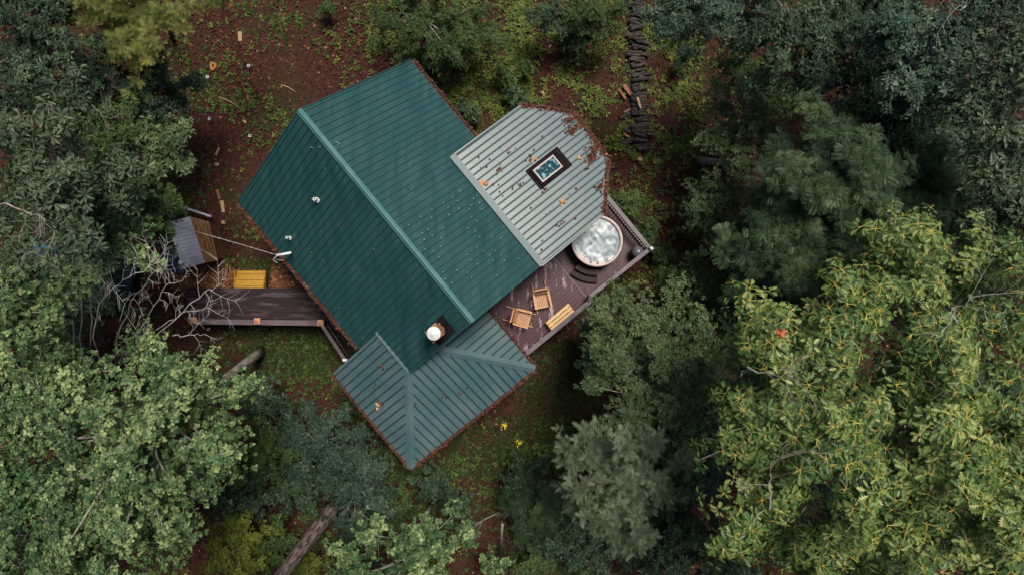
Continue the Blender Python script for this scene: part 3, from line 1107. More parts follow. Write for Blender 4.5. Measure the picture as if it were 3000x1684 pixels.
# kind -> leaf template, leaf length, leaves per sprig, lobes, sprigs per lobe, lobe size, spread
AREA = {'round': .42, 'ellipse': .25, 'lance': .15, 'obovate': .21, 'oak': .24, 'pinnate': .11, 'needle': .16, 'plume': .13}
SP = {
    'poplar': dict(m='poplar', t='round', ln=.096, k=8, lr=.46, bark='bark_grey'),
    'oak': dict(m='oak', t='oak', ln=.165, k=8, lr=.48, lai=2.3, bark='bark_grey', pet=True, cone=(62, 105)),
    'magnolia': dict(m='magnolia', t='obovate', ln=.22, k=9, lr=.46, lai=2.0, bark='bark_grey', cone=(50, 100)),
    'fine': dict(m='fine', t='ellipse', ln=.105, k=9, lr=.42, lai=2.8, bark='bark_grey', cone=(50, 95)),
    'pinnate': dict(m='pinnate', t='pinnate', ln=.28, k=7, lr=.42, lai=2.5, bark='bark_grey', cone=(55, 95)),
    'dark': dict(m='dark', t='ellipse', ln=.14, k=8, lr=.42, bark='bark_grey'),
    'teal': dict(m='teal', t='ellipse', ln=.14, k=8, lr=.42, bark='bark_grey'),
    'shrub': dict(m='shrub', t='ellipse', ln=.12, k=8, lr=.36, bark='bark_grey'),
    'yellow': dict(m='yellow', t='ellipse', ln=.11, k=8, lr=.32, bark='bark_grey'),
    'pine': dict(m='pine', t='plume', ln=.30, k=6, lr=.42, lai=2.4, bark='bark', cone=(25, 85)),
    'palepine': dict(m='palepine', t='plume', ln=.32, k=6, lr=.40, lai=2.2, bark='bark', cone=(25, 85)),
    'spruce': dict(m='spruce', t='needle', ln=.10, k=10, lr=.2, bark='bark', cone=(10, 80)),
}


def crown_arrays(rng, c, Rc, Rz, s, dens=1.0, tb=0.0):
    """leaf positions for a crown: separate sprays on an uneven dome, sprigs on each spray, leaves fanned round each sprig tip;
    a thinner inner layer lies below"""
    ph = rng.uniform(0, 6.28, 3)
    L0 = min(s['lr'], .36 * Rc)
    n_up = max(5, int(.95 * (Rc / L0) ** 2))
    n_lo = max(2, int(.45 * (Rc / L0) ** 2))
    nl = n_up + n_lo
    i = np.concatenate([np.arange(n_up) / n_up, np.arange(n_lo) / n_lo])
    th = np.concatenate([np.arange(n_up), np.arange(n_lo)]) * 2.39996 + rng.uniform(0, 6.28) + rng.normal(0, .3, nl)
    low = np.arange(nl) >= n_up
    edge = 1 + .15 * np.sin(3 * th + ph[0]) + .10 * np.sin(5 * th + ph[1]) + .06 * np.sin(8 * th + ph[2])
    rr = np.sqrt(i + .5 / n_up) * rng.uniform(.84, 1.08, nl)
    rad = np.maximum(Rc - L0 * .7, .3 * Rc) * rr * edge
    dome = np.sqrt(np.clip(1 - (rr * .88) ** 2, .05, 1))
    hz = Rz * (dome * np.where(low, rng.uniform(-.3, .25, nl), rng.uniform(.2, 1.0, nl)) - .4) + rng.normal(0, .22, nl) * min(1, Rc)
    lx, ly = rad * np.cos(th), rad * np.sin(th)
    fq = min(1.9, 4.6 / max(Rc, .5))
    fl_ = np.sin(lx * fq + ph[0] + .8 * np.sin(ly * fq * .7)) + np.sin(ly * fq * 1.15 + ph[1] + .8 * np.sin(lx * fq * .8))
    hz += np.where(low, 0, .22 * fl_ * min(1.2, Rc / 2))
    keep = low | (fl_ > (-1.15 if Rc > 2.3 and s['m'] in ('poplar', 'oak') else -9))
    lx, ly, hz, th, low = lx[keep], ly[keep], hz[keep], th[keep], low[keep]
    nl = len(lx)
    lc = np.stack([c[0] + lx, c[1] + ly, c[2] + hz], 1)
    lr = L0 * rng.uniform(.7, 1.3, nl) * np.where(low, 1.25, 1.0)
    lai = s.get('lai', 2.5) * dens
    per_m2 = lai / (s['k'] * s['ln'] ** 2 * AREA[s['t']])
    cnt = np.maximum(3, (per_m2 * math.pi * lr ** 2 * np.where(low, .40, 1.15)).astype(int))
    li = np.repeat(np.arange(nl), cnt)
    n = len(li)
    dv = unit(rng.normal(size=(n, 3)) + np.array([0, 0, .75]))
    rdir = np.stack([np.cos(th), np.sin(th), np.full(nl, -.15)], 1)[li]
    ofs = dv * np.array([1, 1, .62]) + rdir * (dv * rdir).sum(1, keepdims=True) * .55
    pos = lc[li] + ofs * (lr[li] * rng.uniform(.25, 1.05, n))[:, None]
    out = pos - np.array([c[0], c[1], c[2] - Rz])
    sd_ = unit(dv * .8 + unit(out) * .5 + np.array([0, 0, .5]) + rng.normal(0, .22, (n, 3)))
    k = s['k']
    si = np.repeat(np.arange(n), k)
    N_ = len(si)
    a0, a1 = s.get('cone', (50, 100))
    al = np.radians(rng.uniform(a0, a1, N_))
    az = np.tile(np.arange(k) * 2 * math.pi / k, n) + np.repeat(rng.uniform(0, 6.28, n), k) + rng.normal(0, .3, N_)
    S = sd_[si]
    ref = np.where(np.abs(S[:, 2:3]) < .9, np.array([[0, 0, 1.]]), np.array([[1., 0, 0]]))
    A = unit(np.cross(S, ref))
    B = np.cross(S, A)
    rad_ = A * np.cos(az)[:, None] + B * np.sin(az)[:, None]
    d = S * np.cos(al)[:, None] + rad_ * np.sin(al)[:, None]
    d[:, 2] -= .12
    ln = s['ln'] * rng.uniform(.65, 1.15, N_) * rng.uniform(.7, 1.2, n)[si]
    off = rng.uniform(-.45, .15, N_) * s['ln']
    lp = pos[si] + S * off[:, None] + d * (ln * .12)[:, None]
    nr_ = S + rng.normal(0, .28, (N_, 3))
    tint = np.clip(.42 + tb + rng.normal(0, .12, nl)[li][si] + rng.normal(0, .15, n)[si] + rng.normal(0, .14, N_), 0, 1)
    stems = None
    if s.get('pet'):
        has = (rng.uniform(size=n) < .62) & (dv[:, 2] > -.1)
        pick = has[si] & (rng.uniform(size=N_) < .72)
        sl_ = ln * rng.uniform(.55, .95, N_)
        sdir = unit(rad_ + S * .30)
        p0 = pos[si] + S * (.06 + .15 * s['ln'])
        stems = leaf_arrays(p0[pick], sdir[pick], nr_[pick], sl_[pick], 'stem', np.clip(rng.normal(.5, .25, pick.sum()), 0, 1))
        hs = has[si]
        lp = np.where(hs[:, None], p0 + sdir * (sl_ * .75)[:, None] - S * .02, lp)
        d = np.where(hs[:, None], unit(rad_ - S * rng.uniform(-.05, .55, N_)[:, None]), d)
    return lp, d, nr_, ln, tint, lc, pos, li, stems


def tree(name, sp, px, py, zc, rpx, label, cat='tree', base=None, lean=.74, rz=.75, dens=1.0, tb=0.0, group=None, seed=None, trunk_r=None, twigs=.25, ln=None):
    s = dict(SP[sp])
    if ln: s['ln'] = ln
    rng = np.random.default_rng(seed if seed is not None else int(px * 7 + py * 13 + zc * 101) % 999983)
    c = P(px, py, zc)
    Rc = rpx * (HC - zc) / F
    Rz = Rc * rz
    if base is None:
        b = PG(1500 + (px - 1500) * lean, 842 + (py - 842) * lean, -.1)
    else:
        b = PG(base[0], base[1], -.1)
    t_ = thing(name, b, label, cat, group)
    cn = np.array(c)
    lp, d, nr_, l_, tint, lc, spos, sli, stems = crown_arrays(rng, cn, Rc, Rz, s, dens, tb)
    V, Lp, St, T = join([leaf_arrays(lp, d, nr_, l_, s['t'], tint)])
    cr = np_mesh('crown', V, Lp, St, T, LM[s['m']], t_, tuple(b))
    if stems is not None:
        V, Lp, St, T = join([stems])
        np_mesh('stem_sprays', V, Lp, St, T, LM['petiole'], cr, tuple(b))
    # trunk, limbs, twigs
    q = MB()
    r0 = trunk_r or max(.05, Rc * .055)
    top = Vector((c.x, c.y, c.z + Rz * .15))
    mid = b.lerp(top, .5) + Vector((rng.normal(0, .1), rng.normal(0, .1), 0)) * min(zc / 6, 1.5)
    pts, rad = [], []
    for f in (0, .12, .3, .5, .7, .85, 1):
        p_ = b.lerp(mid, f * 2) if f <= .5 else mid.lerp(top, (f - .5) * 2)
        pts.append(p_)
        rad.append(r0 * (1.25 if f == 0 else 1 - .75 * f))
    q.tube(pts, rad, 10)
    nlim = 0
    for j in range(len(lc)):
        if nlim > 34: break
        nlim += 1
        f = rng.uniform(.5, .95)
        s0 = mid.lerp(top, (f - .5) * 2)
        e = Vector(lc[j])
        m_ = s0.lerp(e, .5) + Vector((0, 0, .08 * (e - s0).length))
        rr = r0 * (1 - .7 * f) * .6
        q.tube([s0, m_, e], [rr, rr * .6, rr * .25], 5, cap=False)
    tr = q.build('trunk', M[s['bark']], t_, True)
    if twigs:
        pk = rng.uniform(size=len(spos)) < twigs
        li = sli[pk]
        V, Lp, St, T = join([segs(lc[li], spos[pk] - np.array([0, 0, .03]), np.full(pk.sum(), .012), np.full(pk.sum(), .005), 3)])
        np_mesh('twig_sprays', V, Lp, St, None, M['bark_grey'], tr, tuple(b))
    return t_


def shrub(name, sp, px, py, z, rpx, label, cat='shrub', **k):
    k.setdefault('lean', .97)
    k.setdefault('rz', .75)
    k.setdefault('twigs', .12)
    return tree(name, sp, px, py, z, rpx, label, cat, **k)


# ---- lower left
tree('poplar_tree', 'poplar', 340, 1320, 11.5, 345, 'broad pale green tree in the lower left, its grey trunk foot showing below the boardwalk', base=(765, 1028), tb=.10, trunk_r=.20)
tree('poplar_tree', 'poplar', 70, 930, 9.5, 170, 'light green tree at the left edge below the hidden car', tb=.06)
tree('poplar_tree', 'poplar', 470, 1060, 8.0, 130, 'small pale green tree at the foot of the bare branches, beside the boardwalk', tb=.06, lean=.9)
tree('poplar_tree', 'poplar', 250, 1590, 11, 290, 'pale green tree at the bottom edge, left of the yellow-green shrub', tb=.06)
tree('poplar_tree', 'poplar', 570, 1200, 9.5, 160, 'light green tree reaching furthest right from the lower left mass', tb=.02, lean=.93)
tree('poplar_tree', 'poplar', 40, 1180, 9.5, 190, 'mid green tree cut by the left edge in the lower left', tb=.02)
tree('poplar_tree', 'poplar', 230, 1120, 8, 130, 'small light green crown under the bare bleached branches', tb=.0, lean=.9)
tree('poplar_tree', 'poplar', 20, 1420, 7.5, 150, 'dim green tree at the left edge, second from the bottom corner', tb=-.06, lean=.9)
tree('poplar_tree', 'poplar', 500, 1440, 10, 200, 'light green crown in the lower left mass, above the yellow-green shrub', tb=.06, lean=.8)
tree('poplar_tree', 'poplar', 20, 1640, 9, 190, 'mid green tree in the bottom left corner', tb=0)
shrub('laurel_shrub', 'dark', 760, 1170, 2.2, 100, 'dark bluish shrub between the pale tree and the porch roof tip', tb=.1)
shrub('laurel_shrub', 'teal', 940, 1300, 3.0, 145, 'dark small-leaved shrub left of the porch roof tip', tb=-.08, ln=.09)
shrub('laurel_shrub', 'teal', 1050, 1420, 2.2, 130, 'dark small-leaved shrub under the porch roof tip, right of the pine trunk', tb=-.08, ln=.09)
shrub('laurel_shrub', 'shrub', 780, 1330, 3.2, 120, 'yellow tinged green shrub at the edge of the big pale tree', tb=.1)
shrub('laurel_shrub', 'dark', 860, 1430, 2.5, 120, 'dark green shrub just above the top of the leaning pine trunk')
shrub('laurel_shrub', 'dark', 700, 1450, 3, 120, 'dark shrub between the pale tree and the leaning pine trunk')
shrub('yellow_shrub', 'yellow', 690, 1610, 4.0, 120, 'bright yellow-green shrub left of the leaning pine trunk at the bottom edge', tb=.0)
shrub('yellow_shrub', 'yellow', 900, 1655, 3.0, 70, 'small yellow-green shrub right of the leaning pine trunk', tb=-.05)
shrub('laurel_shrub', 'shrub', 800, 1600, 2.5, 90, 'dull green shrub behind the leaning pine trunk', tb=-.1)
# the big pine trunk at the bottom left, crown outside the picture
tree('pine_tree', 'pine', 520, 2050, 13.5, 330, 'tall pine whose bare brown trunk slants out of the bottom edge', base=(988, 1470), trunk_r=.32, twigs=0)
# ---- bottom
tree('maple_tree', 'poplar', 1190, 1655, 6.0, 205, 'bright green leafy tree at the middle of the bottom edge', base=(1262, 1478), trunk_r=.10, ln=.13, tb=.0)
tree('maple_tree', 'poplar', 1020, 1660, 4.5, 90, 'small green tree at the bottom edge left of the bright green one', tb=0, lean=.95, ln=.12)
tree('maple_tree', 'poplar', 1360, 1560, 4.5, 60, 'small light green sapling crown above the thin grey trunk, bottom centre', tb=.05, base=(1470, 1500), ln=.12)
shrub('sapling', 'poplar', 1455, 1655, 2.5, 55, 'slender pale sapling at the bottom edge, bottom centre', tb=.05, ln=.11)
shrub('sapling', 'shrub', 1550, 1655, 2.2, 60, 'bushy green sapling at the bottom edge, right of the slender pale one')
shrub('understory_shrub', 'dark', 1255, 1415, 1.8, 70, 'dark green shrub on bare litter below the porch tip')
shrub('understory_shrub', 'dark', 1330, 1470, 1.0, 60, 'low dark shrub on red litter, left of yellow flowers', tb=.05)
shrub('understory_shrub', 'pinnate', 1580, 1500, 2.6, 120, 'dark feathery shrub below the yellow flowers', ln=.32, tb=-.05)
shrub('understory_shrub', 'dark', 1700, 1600, 2.8, 140, 'dark green bushy shrub beneath the pale pine', tb=.05)
shrub('understory_shrub', 'dark', 1520, 1400, 1.4, 85, 'dark shrub around the yellow flowers', tb=.05)
shrub('understory_shrub', 'dark', 1050, 1570, 2.0, 90, 'dark shrub behind the thin grey trunk', tb=0)
shrub('understory_shrub', 'shrub', 1150, 1490, 1.5, 75, 'green shrub at the foot of the thin grey trunk', tb=-.1)
# ---- right and lower right
tree('white_pine', 'palepine', 1830, 1400, 9.5, 195, 'pale silvery pine with soft needle plumes, left of the big oak', lean=.86, tb=.05)
tree('hawthorn_tree', 'fine', 1930, 1170, 8.0, 230, 'grey-green fine-leaved tree between the deck and the big oak', lean=.88, tb=.06)
tree('hawthorn_tree', 'fine', 1860, 960, 6.0, 165, 'light green fine-leaved tree touching the deck front', lean=.93, tb=.1)
shrub('hawthorn_tree', 'dark', 1740, 1010, 2.5, 80, 'small dark tree tucked under the light fine-leaved tree by the deck', 'tree', tb=.05)
tree('beech_tree', 'dark', 2110, 1600, 6.0, 210, 'dark green tree at the bottom edge under the big oak', tb=.12, lean=.9)
tree('beech_tree', 'dark', 1930, 1580, 4.0, 140, 'dark shaded tree at the bottom edge under the pale pine', tb=.06, lean=.95)
tree('beech_tree', 'teal', 2060, 1320, 6.0, 150, 'dark bluish tree in the gap between pale pine and oak', tb=-.1, lean=.9)
tree('oak_tree', 'oak', 2480, 1290, 14.5, 430, 'huge oak with yellow leaf stems filling the lower right', lean=.66, tb=.04)
tree('oak_tree', 'oak', 2800, 930, 14.0, 330, 'tall oak with yellow leaf stems at the right edge, above the huge oak', lean=.68, tb=.08)
tree('oak_tree', 'oak', 2290, 1060, 12.5, 215, 'oak with yellow leaf stems and one red leaf sprig, left of the huge oak', lean=.72, tb=.0)
tree('oak_tree', 'oak', 2840, 1530, 14.5, 330, 'oak with bright yellow stems in the bottom right corner', lean=.66, tb=.12)
tree('oak_tree', 'oak', 2440, 1640, 12.5, 210, 'oak with yellow stems on the bottom edge, right of the dark tree', lean=.7, tb=.06)
tree('oak_tree', 'oak', 2620, 760, 11.5, 170, 'smaller oak with yellow stems against the dark feathery tree', lean=.74, tb=.0)
tree('sumac_tree', 'pinnate', 2450, 570, 9.5, 270, 'large dark green tree with feathery compound leaves, right of the bay roof', base=(2052, 470), tb=.06, trunk_r=.16, dens=1.35)
tree('sumac_tree', 'pinnate', 2700, 560, 8.5, 230, 'dark feathery-leaved tree nearer the right edge', tb=-.05, lean=.85, dens=1.3)
tree('sumac_tree', 'pinnate', 2280, 720, 8.0, 190, 'bluish feathery-leaved tree above the mottled bare trunk', tb=-.02, lean=.88, dens=1.3)
tree('sumac_tree', 'pinnate', 2560, 690, 7.5, 180, 'dim feathery-leaved tree in the shade of the oaks', tb=-.12, lean=.88)
tree('dogwood_tree', 'fine', 2080, 600, 3.5, 110, 'small dark tree at the clearing edge, right of the deck corner', lean=.95, tb=-.12, ln=.10)
tree('dogwood_tree', 'shrub', 2100, 890, 5.0, 120, 'small broad-leaved tree at the clearing edge, above the fine-leaved trees', lean=.94, tb=-.05, ln=.13)
tree('dogwood_tree', 'dark', 2250, 900, 5.5, 140, 'dark broad-leaved tree beside the mottled bare trunk', lean=.94, tb=.05)
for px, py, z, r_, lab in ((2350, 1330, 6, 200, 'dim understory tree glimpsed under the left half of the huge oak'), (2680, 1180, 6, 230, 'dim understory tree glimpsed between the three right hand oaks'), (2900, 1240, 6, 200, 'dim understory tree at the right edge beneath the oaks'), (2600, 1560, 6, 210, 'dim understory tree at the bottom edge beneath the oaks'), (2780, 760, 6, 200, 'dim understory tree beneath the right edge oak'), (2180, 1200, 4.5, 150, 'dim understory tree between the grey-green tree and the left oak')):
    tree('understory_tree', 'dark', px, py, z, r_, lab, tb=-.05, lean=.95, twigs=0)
# ---- upper right
for px, py, z, r_, lab in ((2560, 40, 5, 170, 'dim understory tree on the top edge, behind the bluish glossy tree'), (2930, 60, 6, 160, 'dim understory tree in the top right corner')):
    tree('understory_tree', 'dark', px, py, z, r_, lab, tb=-.05, lean=.95, twigs=0)
tree('hickory_tree', 'dark', 2330, 90, 8.0, 200, 'dark green tree on the top edge, right of the clearing', tb=.08, lean=.9)
tree('hickory_tree', 'dark', 2500, 210, 8.5, 200, 'dim dark tree behind the leafy ones in the upper right', tb=.0, lean=.88)
tree('hickory_tree', 'teal', 2720, 150, 11.0, 230, 'bluish green glossy tree on the top edge, in the upper right', lean=.78, tb=.06)
tree('hickory_tree', 'teal', 2660, 370, 8.5, 200, 'dim bluish tree between the upper right trees and the feathery ones', lean=.85, tb=-.08)
tree('hickory_tree', 'dark', 2530, 400, 4, 140, 'very dark tree in the shaded gap above the feathery tree', lean=.92, tb=-.1)
tree('hickory_tree', 'dark', 2840, 420, 7, 190, 'shaded tree beneath the pale right edge trees', lean=.88, tb=-.05)
tree('magnolia_tree', 'magnolia', 2960, 180, 12.5, 150, 'pale big-leaved tree at the right edge, uppermost of the pale ones', lean=.72, tb=.02, ln=.22)
tree('magnolia_tree', 'magnolia', 2960, 420, 12.0, 170, 'pale yellowish big-leaved tree halfway up the right edge', lean=.72, tb=.05, ln=.22)
tree('magnolia_tree', 'magnolia', 2960, 620, 10.5, 160, 'dim big-leaved tree at the right edge, above the oaks', lean=.76, tb=-.08, ln=.22)
tree('mountain_laurel', 'fine', 2170, 375, 4.6, 155, 'rounded fine-leaved green shrub mass right of the log pile', 'shrub', lean=.97, tb=.22, ln=.11, rz=.6, dens=1.5)
tree('mountain_laurel', 'fine', 2275, 300, 4.2, 90, 'grey-green fine-leaved shrub beside the rounded shrub mass', 'shrub', lean=.97, tb=.18, ln=.11, dens=1.5)
tree('mountain_laurel', 'shrub', 2180, 200, 4.0, 85, 'yellowish green shrub above the rounded shrub mass', 'shrub', lean=.97, tb=.15, ln=.11, dens=1.5)
shrub('spruce_shrub', 'spruce', 2010, 162, 1.2, 34, 'small round blue-green spruce on red litter right of the log pile', rz=.8)
tree('birch_tree', 'teal', 2050, 15, 8.5, 160, 'silvery green leafy tree hanging in from the top edge, right of the log pile', lean=.9, tb=.16, ln=.11)
tree('birch_tree', 'teal', 2200, 60, 6.5, 110, 'dim green tree on the top edge beside the silvery one', lean=.93, tb=.0, ln=.11)
# ---- top centre
tree('hemlock_shrub', 'shrub', 1240, 55, 3.2, 165, 'wide dense dark green shrub on the top edge above the cabin', 'shrub', lean=.97, tb=-.12, ln=.085)
tree('hemlock_shrub', 'shrub', 1395, 95, 2.6, 95, 'green shrub right of the widest top edge shrub', 'shrub', lean=.98, tb=-.02, ln=.085)
tree('hemlock_shrub', 'dark', 1610, 40, 2.4, 70, 'round dark shrub on the top edge between two green ones', 'shrub', lean=.98, tb=.1, ln=.08)
tree('hemlock_shrub', 'shrub', 1740, 50, 2.4, 100, 'green shrub on the top edge just left of the log pile', 'shrub', lean=.98, tb=-.05, ln=.085)
shrub('fern_bush', 'shrub', 1350, 140, 1.0, 55, 'low leafy bush below the top edge shrubs', tb=0)
shrub('fern_bush', 'shrub', 1690, 110, 1.2, 65, 'low green bush left of the log pile', tb=-.05)
shrub('fern_bush', 'dark', 1262, 195, .8, 48, 'dark bush beside the topmost roof corner', tb=.1)
shrub('fern_bush', 'dark', 1360, 330, .8, 50, 'dark bush against the cabin eave, between cabin and bay roof', tb=.15)
shrub('fern_bush', 'shrub', 1480, 225, .8, 38, 'bright leafy bush in the clearing above the bay roof', tb=.1)
shrub('fern_bush', 'dark', 1510, 280, .9, 42, 'dark green bush touching the far bay roof corner', tb=.15)
shrub('fern_bush', 'shrub', 1540, 205, .6, 34, 'mid green bush in the clearing, midway to the log pile', tb=-.05)
shrub('fern_bush', 'weed' if False else 'shrub', 1840, 590, .9, 60, 'bright fern-like bush beside the deck corner rail', tb=.15)
shrub('fern_bush', 'shrub', 1900, 690, .8, 55, 'green bush just outside the deck corner', tb=.05)
shrub('fern_bush', 'shrub', 1940, 740, .7, 45, 'yellowish low bush right of the covered grill', tb=.15)
shrub('fern_bush', 'shrub', 955, 20, 1.0, 30, 'small green bush on the top edge above the clearing', tb=.0)
# ---- upper left
tree('white_pine', 'pine', 390, 20, 8.5, 180, 'yellow-green soft-needled pine hanging in from the top edge on the left', lean=.9, tb=.02)
tree('white_pine', 'pine', 640, -25, 6, 60, 'tip of a yellow-green pine on the top edge, right of the larger pine', lean=1.0, twigs=0)
tree('hemlock_tree', 'dark', 110, 110, 8.5, 210, 'dark shaded tree in the top left corner', tb=.05, lean=.88)
tree('hemlock_tree', 'dark', 330, 255, 6, 190, 'very dark tree beneath the yellow-green pine', tb=-.02, lean=.92)
tree('hemlock_tree', 'dark', 485, 255, 4, 110, 'dark tree at the clearing edge below the yellow-green pine', tb=.0, lean=.95)
tree('magnolia_tree', 'magnolia', 110, 430, 11.5, 220, 'pale big-leaved tree at the left edge, topmost of the pale ones', lean=.76, tb=-.06)
tree('magnolia_tree', 'magnolia', 120, 640, 12, 190, 'bright big-leaved tree at the left edge, above the hidden car', lean=.75, tb=.05)
tree('magnolia_tree', 'magnolia', 300, 545, 10, 150, 'big-leaved greyish tree in the middle of the left woods', lean=.8, tb=.0)
tree('chestnut_tree', 'fine', 480, 450, 7.5, 120, 'grey-green small tree at the clearing edge, left of the cabin corner', lean=.9, tb=.0, ln=.15)
tree('chestnut_tree', 'shrub', 300, 380, 7, 140, 'dull green tree with a bare grey branch in the left woods', lean=.9, tb=-.1, ln=.12)
tree('locust_tree', 'shrub', 430, 620, 7.0, 130, 'mid green soft tree just above the small shed', lean=.92, tb=.02, ln=.11)
tree('locust_tree', 'poplar', 320, 690, 8.5, 165, 'green leafy tree above the hidden car', lean=.85, tb=-.02, ln=.13)
tree('locust_tree', 'poplar', 90, 800, 8.5, 120, 'dim green tree at the left edge over the hidden car', lean=.88, tb=-.08, ln=.13)

tree('locust_tree', 'poplar', 175, 800, 5.0, 75, 'small low green sapling over the middle of the hidden car', lean=.97, tb=-.06, ln=.12)
tree('locust_tree', 'poplar', 290, 760, 5.5, 85, 'low green crown over the front of the hidden car', lean=.97, tb=-.04, ln=.12)

tree('oak_tree', 'oak', 2990, 1280, 12, 170, 'oak with yellow stems cut by the right edge, between the two largest', lean=.75, tb=.06)
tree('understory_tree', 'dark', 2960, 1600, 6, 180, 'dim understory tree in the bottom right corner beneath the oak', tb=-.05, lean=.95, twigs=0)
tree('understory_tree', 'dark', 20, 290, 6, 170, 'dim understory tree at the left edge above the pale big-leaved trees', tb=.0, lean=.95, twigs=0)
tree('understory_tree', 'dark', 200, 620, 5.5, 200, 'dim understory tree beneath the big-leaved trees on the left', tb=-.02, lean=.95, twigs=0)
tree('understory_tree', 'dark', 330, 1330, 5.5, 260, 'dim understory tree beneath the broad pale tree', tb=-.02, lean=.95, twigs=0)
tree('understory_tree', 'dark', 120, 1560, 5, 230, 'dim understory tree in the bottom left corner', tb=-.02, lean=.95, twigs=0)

tree('hawthorn_tree', 'fine', 2040, 1040, 5.5, 140, 'grey-green fine-leaved tree squeezed between two larger ones and the left oak', lean=.93, tb=.0)
tree('hawthorn_tree', 'fine', 2050, 1290, 6.5, 130, 'fine-leaved tree filling the gap between pale pine and huge oak', lean=.92, tb=-.08)
tree('hawthorn_tree', 'shrub', 2010, 800, 3.5, 80, 'soft green broad-leaved tree at the clearing edge, below the dark feathery tree', lean=.95, tb=.02)
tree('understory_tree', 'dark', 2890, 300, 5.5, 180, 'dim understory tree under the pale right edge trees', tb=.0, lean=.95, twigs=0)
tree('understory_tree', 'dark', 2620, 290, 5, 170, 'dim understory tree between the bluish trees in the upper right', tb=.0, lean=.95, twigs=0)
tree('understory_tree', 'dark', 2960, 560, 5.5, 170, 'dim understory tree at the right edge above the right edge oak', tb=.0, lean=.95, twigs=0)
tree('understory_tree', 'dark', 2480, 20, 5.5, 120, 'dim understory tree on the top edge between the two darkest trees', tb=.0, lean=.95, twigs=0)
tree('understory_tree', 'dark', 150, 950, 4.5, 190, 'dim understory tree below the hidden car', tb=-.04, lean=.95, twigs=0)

# ---- bare trees and trunks
def branch_tree(stems, r0, rng, side=7, depth=2, z=None):
    p0, p1, a0, a1 = [], [], [], []

    def grow(a, d, L, r_, lev):
        n = 4
        for i in range(n):
            d2 = (d + Vector((rng.gauss(0, .10), rng.gauss(0, .10), rng.gauss(.02, .08)))).normalized()
            b_ = a + d2 * L / n
            p0.append(a); p1.append(b_); a0.append(r_ * (1 - i / n * .7)); a1.append(r_ * (1 - (i + 1) / n * .7))
            if lev < depth and i > 0:
                for _ in range(2):
                    pr_ = d2.cross(Vector((0, 0, 1))).normalized() * rng.choice((-1, 1))
                    grow(b_, (d2 * .7 + pr_ * rng.uniform(.4, .9) + Vector((0, 0, rng.uniform(-.2, .4)))).normalized(), L * rng.uniform(.35, .6), r_ * .5, lev + 1)
            a, d = b_, d2
    for pts in stems:
        n = len(pts) - 1
        for i in range(n):
            f0, f1 = i / n, (i + 1) / n
            m_ = 4
            prev = pts[i]
            for j in range(1, m_ + 1):
                q_ = pts[i].lerp(pts[i + 1], j / m_) + (Vector((rng.gauss(0, .03), rng.gauss(0, .03), rng.gauss(0, .04))) if j < m_ else Vector())
                fa, fb = f0 + (f1 - f0) * (j - 1) / m_, f0 + (f1 - f0) * j / m_
                p0.append(prev); p1.append(q_); a0.append(r0 * (1 - .8 * fa)); a1.append(r0 * (1 - .8 * fb))
                if fb > .25 and rng.random() < .75:
                    d = (q_ - prev).normalized()
                    pr_ = d.cross(Vector((0, 0, 1))).normalized() * rng.choice((-1, 1))
                    grow(q_, (d * .8 + pr_ * rng.uniform(.4, 1) + Vector((0, 0, rng.uniform(-.1, .5)))).normalized(), rng.uniform(.4, 1.1), r0 * .32, 1)
                prev = q_
    return [np.array([tuple(q) for q in x]) for x in (p0, p1)] + [np.array(a0), np.array(a1)]


rb_ = random.Random(5)
bb = PG(470, 1000)
dt = thing('dead_tree', bb, 'bare bleached many-branched tree reaching over the boardwalk', 'tree')


def zp(lst): return [P(x, y, z + (1.3 if z > 3 else 0)) for x, y, z in lst]


stm = [
    zp([(300, 1060, 4), (272, 990, 6), (290, 890, 7), (330, 845, 8), (395, 800, 8.8), (480, 762, 9.3)]),
    zp([(240, 1060, 4), (240, 905, 6.5), (222, 820, 7.8), (208, 720, 8.8)]),
    zp([(215, 1050, 4), (208, 890, 6.2), (187, 820, 7.4), (163, 750, 8.4)]),
    zp([(265, 1010, 4), (268, 860, 6.8), (290, 810, 7.8), (318, 790, 8.5)]),
    zp([(268, 900, 6.2), (255, 800, 7.6), (228, 740, 8.4)]),
    zp([(340, 1000, 4), (380, 890, 6), (430, 830, 7.5), (465, 770, 8.4)]),
    zp([(390, 1000, 4), (440, 915, 6), (487, 835, 7.5), (535, 822, 8)]),
    zp([(455, 985, 4), (525, 925, 5.6), (600, 855, 6.8), (640, 838, 7.2)]),
    zp([(460, 965, 4), (530, 918, 5.4), (610, 900, 6.2)]),
    zp([(470, 1000, 0), (400, 1010, 2.5), (300, 1060, 4)]),
    zp([(470, 1000, 0), (440, 1000, 2.5), (455, 985, 4)]),
    zp([(400, 1010, 2.5), (340, 1000, 4)]),
    zp([(505, 983, 3.2), (560, 980, 3.8), (600, 978, 4)]),
]
p0, p1, a0, a1 = branch_tree(stm, .023, rb_)
V, Lp, St, T = join([segs(p0, p1, a0, a1, 5)])
np_mesh('branches', V, Lp, St, None, M['bark_white'], dt, tuple(bb))

for px, py, z, pts, lab, r_ in (
    (2315, 850, 0, [(2318, 862, 0), (2300, 825, 2.5), (2282, 790, 4.5), (2300, 760, 6)], 'mottled pale bare trunk showing between the feathery trees', .12),
    (1468, 1610, 0, [(1466, 1625, 0), (1470, 1560, 2), (1472, 1535, 3)], 'thin dark snag standing in the litter, bottom centre', .06),
    (2560, 292, 0, [(2500, 312, 0), (2540, 300, 1.5), (2590, 280, 3.5)], 'dim brown trunk in the dark upper right gap', .13),
):
    q = MB()
    q.tube([P(*a) for a in pts], [r_, r_ * .9, r_ * .75, r_ * .5][:len(pts)], 8)
    tag(q.build('bare_snag', M['bark_grey'], None, True), lab, 'tree trunk')


